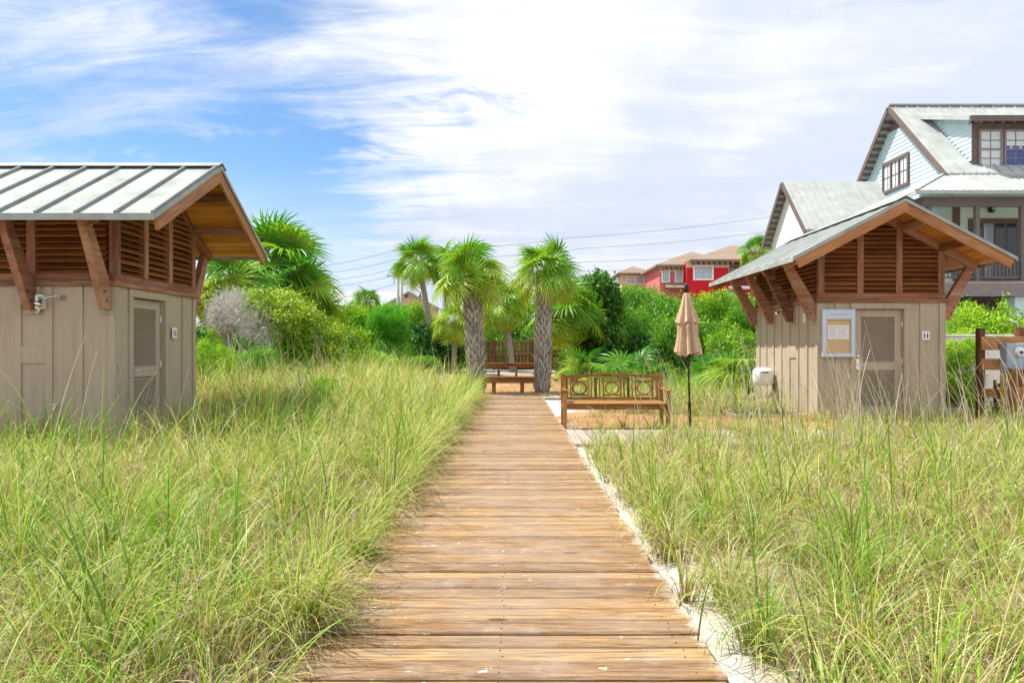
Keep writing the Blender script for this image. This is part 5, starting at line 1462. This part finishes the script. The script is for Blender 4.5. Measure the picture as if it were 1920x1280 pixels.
# right side
kr = lambda x, y: x > 1.10 + wob(y, .08, 2.2) - .10 - .07 * smooth01((y - 4.9) / .6) + .10 * smooth01((y - 8.3) / .8)
x, y = scatter(.95, 5.5, 1.8, 5.6, 14, kr)
clumps(x, y, 66, .52 + RNG.normal(0, .10, len(x)), .42, wid(y), .065, 'grass', 'tufted green and straw grass on the near right sand', (-.05, -.15), S=8)
x, y = scatter(.95, 9.5, 5.6, 10.8, 14, lambda x, y: kr(x, y) & ~((y > 9.5) & (x < 2.4) & (RNG.random(len(x)) < .85)))
clumps(x, y, 36, np.clip(.54 - .028 * (y - 5.6), .3, .6) + RNG.normal(0, .08, len(x)), .43 + .045 * np.clip(y - 6, 0, 5), wid(y), .075, 'grass', 'pale grass field before the right hut', (-.15, -.1), gshift=.14)
x, y = scatter(2.6, 9.5, 10.8, 12.9, 9, lambda x, y: (x > 3.0) & (RNG.random(len(x)) < np.clip((x - 2.6) / 3, .1, .8)))
clumps(x, y, 30, .34 + RNG.normal(0, .05, len(x)), .55, wid(y), .07, 'grass', 'thin dry grass growing up to the right hut door', (-.2, -.1), gshift=.2)
x, y = scatter(1.6, 6.2, 13.6, 20, 9, lambda x, y: (x > 1.3 + (y - 13.5) * .06) & (x < 5.7))
clumps(x, y, 34, .55 + RNG.normal(0, .08, len(x)), .32, wid(y) * 1.1, .10, 'grass', 'light green grass behind the garden bench', (-.1, 0), gshift=.2)
x, y = scatter(2.6, 10, 20, 24, 5, lambda x, y: x > 2.4)
clumps(x, y, 28, .6 + RNG.normal(0, .08, len(x)), .3, wid(y) * 1.2, .12, 'grass', 'grass at the feet of the right shrubs', (-.1, 0), gshift=.1)
x, y = scatter(9.2, 13, 9.5, 14.5, 7, lambda x, y: (y < 13) | (x > 9.6))
clumps(x, y, 34, .5 + RNG.normal(0, .07, len(x)), .6, wid(y), .09, 'grass', 'arching brownish grass by the plank fence', (-.25, -.1), gshift=.1)
x = np.array([1.02, 1.06, 1.25, 1.45, 1.02, 1.5, 1.9, 2.4]); y = np.array([8.2, 9.3, 8.9, 9.3, 18.3, 18.6, 11.6, 11.5])
clumps(x, y, 22, np.full(len(x), .36), .3, wid(y), .05, 'grass', 'small tufts of grass beside the boardwalk edge and bench', (0, 0))

# curled dry thatch and litter lying low
def thatch(x0, x1, y0, y1, n, keep, name, label, hm=.22, pal=STRAW, lo=(.5, .9)):
    x = RNG.uniform(x0, x1, n); y = RNG.uniform(y0, y1, n); k = keep(x, y) & ~in_hut(x, y); x = x[k]; y = y[k]; n = len(x)
    H = RNG.uniform(.6, 1.5, n) * hm; phi = RNG.uniform(0, 6.28, n); th0 = RNG.uniform(lo[0], lo[1] + .6, n); kap = RNG.normal(.6, 1.4, n)
    c = pal[RNG.integers(0, len(pal), n)] * RNG.uniform(.55, 1.1, (n, 1))
    V, Fq, C = blades(x, y, gz(x, y) + .0, H, th0, kap, phi, np.clip(.0032 + .0004 * (y - 2), .003, .009) * RNG.uniform(.6, 1.2, n), c * .85, c, 4)
    V[:, 2] = np.maximum(V[:, 2], gz(V[:, 0], V[:, 1]) + .004)
    o = np_mesh(name, V, Fq, 'straw', None, C); tag(o, label, 'dry grass', None, 'stuff')
thatch(-6, -.93, 1.6, 9, 60000, lambda x, y: x < -1.0 + wob(y, .05, .4), 'dry_thatch', 'curled dry thatch under the left grass', .30)
thatch(1.0, 7, 1.8, 9.5, 60000, lambda x, y: (RNG.random(len(x)) < np.clip((x - .98 - wob(y, .05, 2.2)) / .3, .10, 1)), 'dry_thatch', 'curled dry thatch between the right grass tufts', .24)
NEEDLE = np.array([(.44, .24, .10), (.56, .35, .16), (.34, .17, .07), (.70, .50, .28), (.5, .33, .18)])
thatch(.95, 8.5, 11.2, 13.6, 26000, lambda x, y: x > .96 + .1 * np.sin(y * 3), 'pine_straw', 'loose orange pine straw under the garden bench', .12, NEEDLE, (1.25, 1.0))
thatch(-4, 4.5, 20, 32, 22000, lambda x, y: x > -9, 'pine_straw', 'loose orange pine straw around the thick palms and plank benches', .18, NEEDLE, (1.25, 1.0))

def stalks(n, x0, x1, y0, y1, hm, name, label, leanx, keep=None):
    x = RNG.uniform(x0, x1, n); y = RNG.uniform(y0, y1, n)
    if keep is not None: k = keep(x, y); x, y = x[k], y[k]
    n = len(x); H = np.clip(RNG.normal(hm, .25, n), .6, 2.2); phi = np.where(RNG.random(n) < .8, np.pi + RNG.normal(0, .7, n) if leanx < 0 else RNG.normal(0, .7, n), RNG.uniform(0, 6.28, n))
    th0 = np.abs(RNG.normal(.12, .14, n)); kap = np.abs(RNG.normal(.25, .22, n))
    c = np.array([(.72, .64, .52), (.80, .74, .64), (.60, .50, .38)])[RNG.integers(0, 3, n)]
    w = np.clip(.0055 + .0005 * y, .006, .011)
    V1, F1, C1 = blades(x, y, gz(x, y), H, th0, kap, phi, w, c * .85, c, 8, .35)
    V2 = V1.reshape(n, 9, 2, 3).copy(); mid = V2.mean(2, keepdims=True); d = V2 - mid
    V2 = mid + np.stack([-d[..., 1], d[..., 0], d[..., 2]], -1)
    o = np_mesh(name, np.concatenate([V1, V2.reshape(-1, 3)]), np.concatenate([F1, F1 + len(V1)]), 'straw', None, np.concatenate([C1, C1]))
    tag(o, label, 'dry grass', None, 'stuff')
stalks(260, 2.0, 9.5, 6.2, 11.5, 1.25, 'dry_stalks', 'tall thin bleached grass stalks bending left before the right hut', -1)
stalks(45, -7, -1.4, 14, 20, 1.35, 'dry_stalks', 'tall thin grey stalks rising from the grass before the left shrubs', -1)
stalks(16, -6, -1.5, 6, 10, 1.1, 'dry_stalks', 'few thin pale stalks in the grass before the left hut', 1)
stalks(30, 3.2, 6, 13.5, 18, 1.3, 'dry_stalks', 'thin dry stalks near the parasol and hose reel', -1)

# ------------------------------------------------------------------ sky and light
SUN = Vector((-1.0, .38, 1.9)).normalized()
elev = math.asin(SUN.z); az = math.atan2(SUN.x, SUN.y)
ld = bpy.data.lights.new('sun', 'SUN'); ld.energy = 5.0; ld.angle = R(.55); ld.color = (1, .95, .86)
lo = bpy.data.objects.new('sun', ld); COL.objects.link(lo); lo.rotation_euler = (-SUN).to_track_quat('-Z', 'Y').to_euler()
W = bpy.data.worlds.new('World'); SC.world = W; W.use_nodes = True
nt = W.node_tree
for n_ in list(nt.nodes): nt.nodes.remove(n_)
out = nt.nodes.new('ShaderNodeOutputWorld'); bg = nt.nodes.new('ShaderNodeBackground'); L(nt, bg.outputs[0], out.inputs[0])
sky = nt.nodes.new('ShaderNodeTexSky'); sky.sky_type = 'NISHITA'; sky.sun_disc = False
sky.sun_elevation = elev; sky.sun_rotation = az; sky.altitude = 0; sky.air_density = 1.0; sky.dust_density = .3; sky.ozone_density = 2.5
tc = nt.nodes.new('ShaderNodeTexCoord'); d = tc.outputs['Generated']
sp = nt.nodes.new('ShaderNodeSeparateXYZ'); L(nt, d, sp.inputs[0])
zc = math_(nt, 'ADD', math_(nt, 'MAXIMUM', sp.outputs[2], 0.0), .16)
cb = nt.nodes.new('ShaderNodeCombineXYZ'); L(nt, math_(nt, 'DIVIDE', sp.outputs[0], zc), cb.inputs[0]); L(nt, math_(nt, 'DIVIDE', sp.outputs[1], zc), cb.inputs[1])
cv = cb.outputs[0]
n1 = noise(nt, mapping(nt, cv, (.9, .55, 1), (0, 0, R(-24))), 1.15, 9, .58, .55)
n2 = noise(nt, mapping(nt, cv, (.5, 1.7, 1), (0, 0, R(16))), 1.3, 8, .62, .9)
n3 = noise(nt, mapping(nt, cv, (1, 1, 1)), .8, 5, .5, .3)
def vdot(v):
    m_ = nt.nodes.new('ShaderNodeVectorMath'); m_.operation = 'DOT_PRODUCT'; L(nt, d, m_.inputs[0]); m_.inputs[1].default_value = Vector(v).normalized(); return m_.outputs['Value']
hole = sstep(nt, math_(nt, 'ADD', vdot((-.62, 1, .31)), math_(nt, 'MULTIPLY', math_(nt, 'SUBTRACT', n1, .5), .10)), .84, .985)
n5 = noise(nt, mapping(nt, d, (9, 9, 34)), 1.0, 7, .62, .8)
def ell(tx, tz, a, b):
    yy = math_(nt, 'MAXIMUM', sp.outputs[1], .05)
    u = math_(nt, 'DIVIDE', math_(nt, 'SUBTRACT', math_(nt, 'DIVIDE', sp.outputs[0], yy), tx), a)
    v = math_(nt, 'DIVIDE', math_(nt, 'SUBTRACT', math_(nt, 'DIVIDE', sp.outputs[2], yy), tz), b)
    e = math_(nt, 'SUBTRACT', 1.0, math_(nt, 'ADD', math_(nt, 'MULTIPLY', u, u), math_(nt, 'MULTIPLY', v, v)))
    e = math_(nt, 'ADD', e, math_(nt, 'MULTIPLY', math_(nt, 'SUBTRACT', n5, .5), 5.0))
    return math_(nt, 'MULTIPLY', sstep(nt, e, -.2, 1.5), math_(nt, 'GREATER_THAN', sp.outputs[1], .05))
hole2 = math_(nt, 'MAXIMUM', ell(-.03, .36, .15, .035), ell(-.38, .29, .20, .05))
hole3 = sstep(nt, vdot((-.36, 1, .20)), .985, .9995)
dens = math_(nt, 'ADD', math_(nt, 'MULTIPLY', n1, .85), math_(nt, 'MULTIPLY', n2, .55))
dens = math_(nt, 'ADD', dens, .13)
n6 = noise(nt, mapping(nt, cv, (1.2, 4.2, 1), (0, 0, R(28))), 1.6, 9, .64, .7)
dens = math_(nt, 'ADD', dens, math_(nt, 'MULTIPLY', math_(nt, 'SUBTRACT', n6, .46), .75))
dens = math_(nt, 'SUBTRACT', dens, math_(nt, 'MULTIPLY', hole, .43))
dens = math_(nt, 'SUBTRACT', dens, math_(nt, 'MULTIPLY', hole2, .30))
dens = math_(nt, 'SUBTRACT', dens, math_(nt, 'MULTIPLY', hole3, .14))
cov = sstep(nt, dens, .24, .76)
low = sstep(nt, sp.outputs[2], .27, .06)
shade = sstep(nt, math_(nt, 'ADD', n3, math_(nt, 'ADD', math_(nt, 'MULTIPLY', math_(nt, 'SUBTRACT', n1, .5), .6), math_(nt, 'MULTIPLY', math_(nt, 'SUBTRACT', n6, .5), .35))), .36, .64)
cloud = mixc(nt, shade, (.53, .58, .67), (.76, .765, .785))
cloud = mixc(nt, math_(nt, 'MULTIPLY', low, .55), cloud, (.46, .52, .63))
cov = math_(nt, 'MAXIMUM', cov, math_(nt, 'MULTIPLY', low, .8))
sk = mixc(nt, 1.0, sky.outputs[0], (.082, .101, .115), 'MULTIPLY')
col = mixc(nt, cov, sk, cloud)
L(nt, col, bg.inputs[0]); bg.inputs[1].default_value = 1.0

# ------------------------------------------------------------------ camera and output
cam = bpy.data.cameras.new('camera'); cam.sensor_width = 36; cam.lens = 24.0
cam.shift_y = (HY - 640) / 1920; cam.shift_x = (960 - VX) / 1920; cam.clip_start = .05; cam.clip_end = 8000
co = bpy.data.objects.new('camera', cam); COL.objects.link(co); co.location = (0, 0, EYE); co.rotation_euler = (R(90), 0, 0)
SC.camera = co
SC.view_settings.view_transform = 'Standard'; SC.view_settings.look = 'None'; SC.view_settings.gamma = 1; SC.view_settings.exposure = .55
SC.render.engine = 'CYCLES'
cy = SC.cycles; cy.max_bounces = 6; cy.diffuse_bounces = 3; cy.glossy_bounces = 2; cy.transmission_bounces = 3; cy.transparent_max_bounces = 4
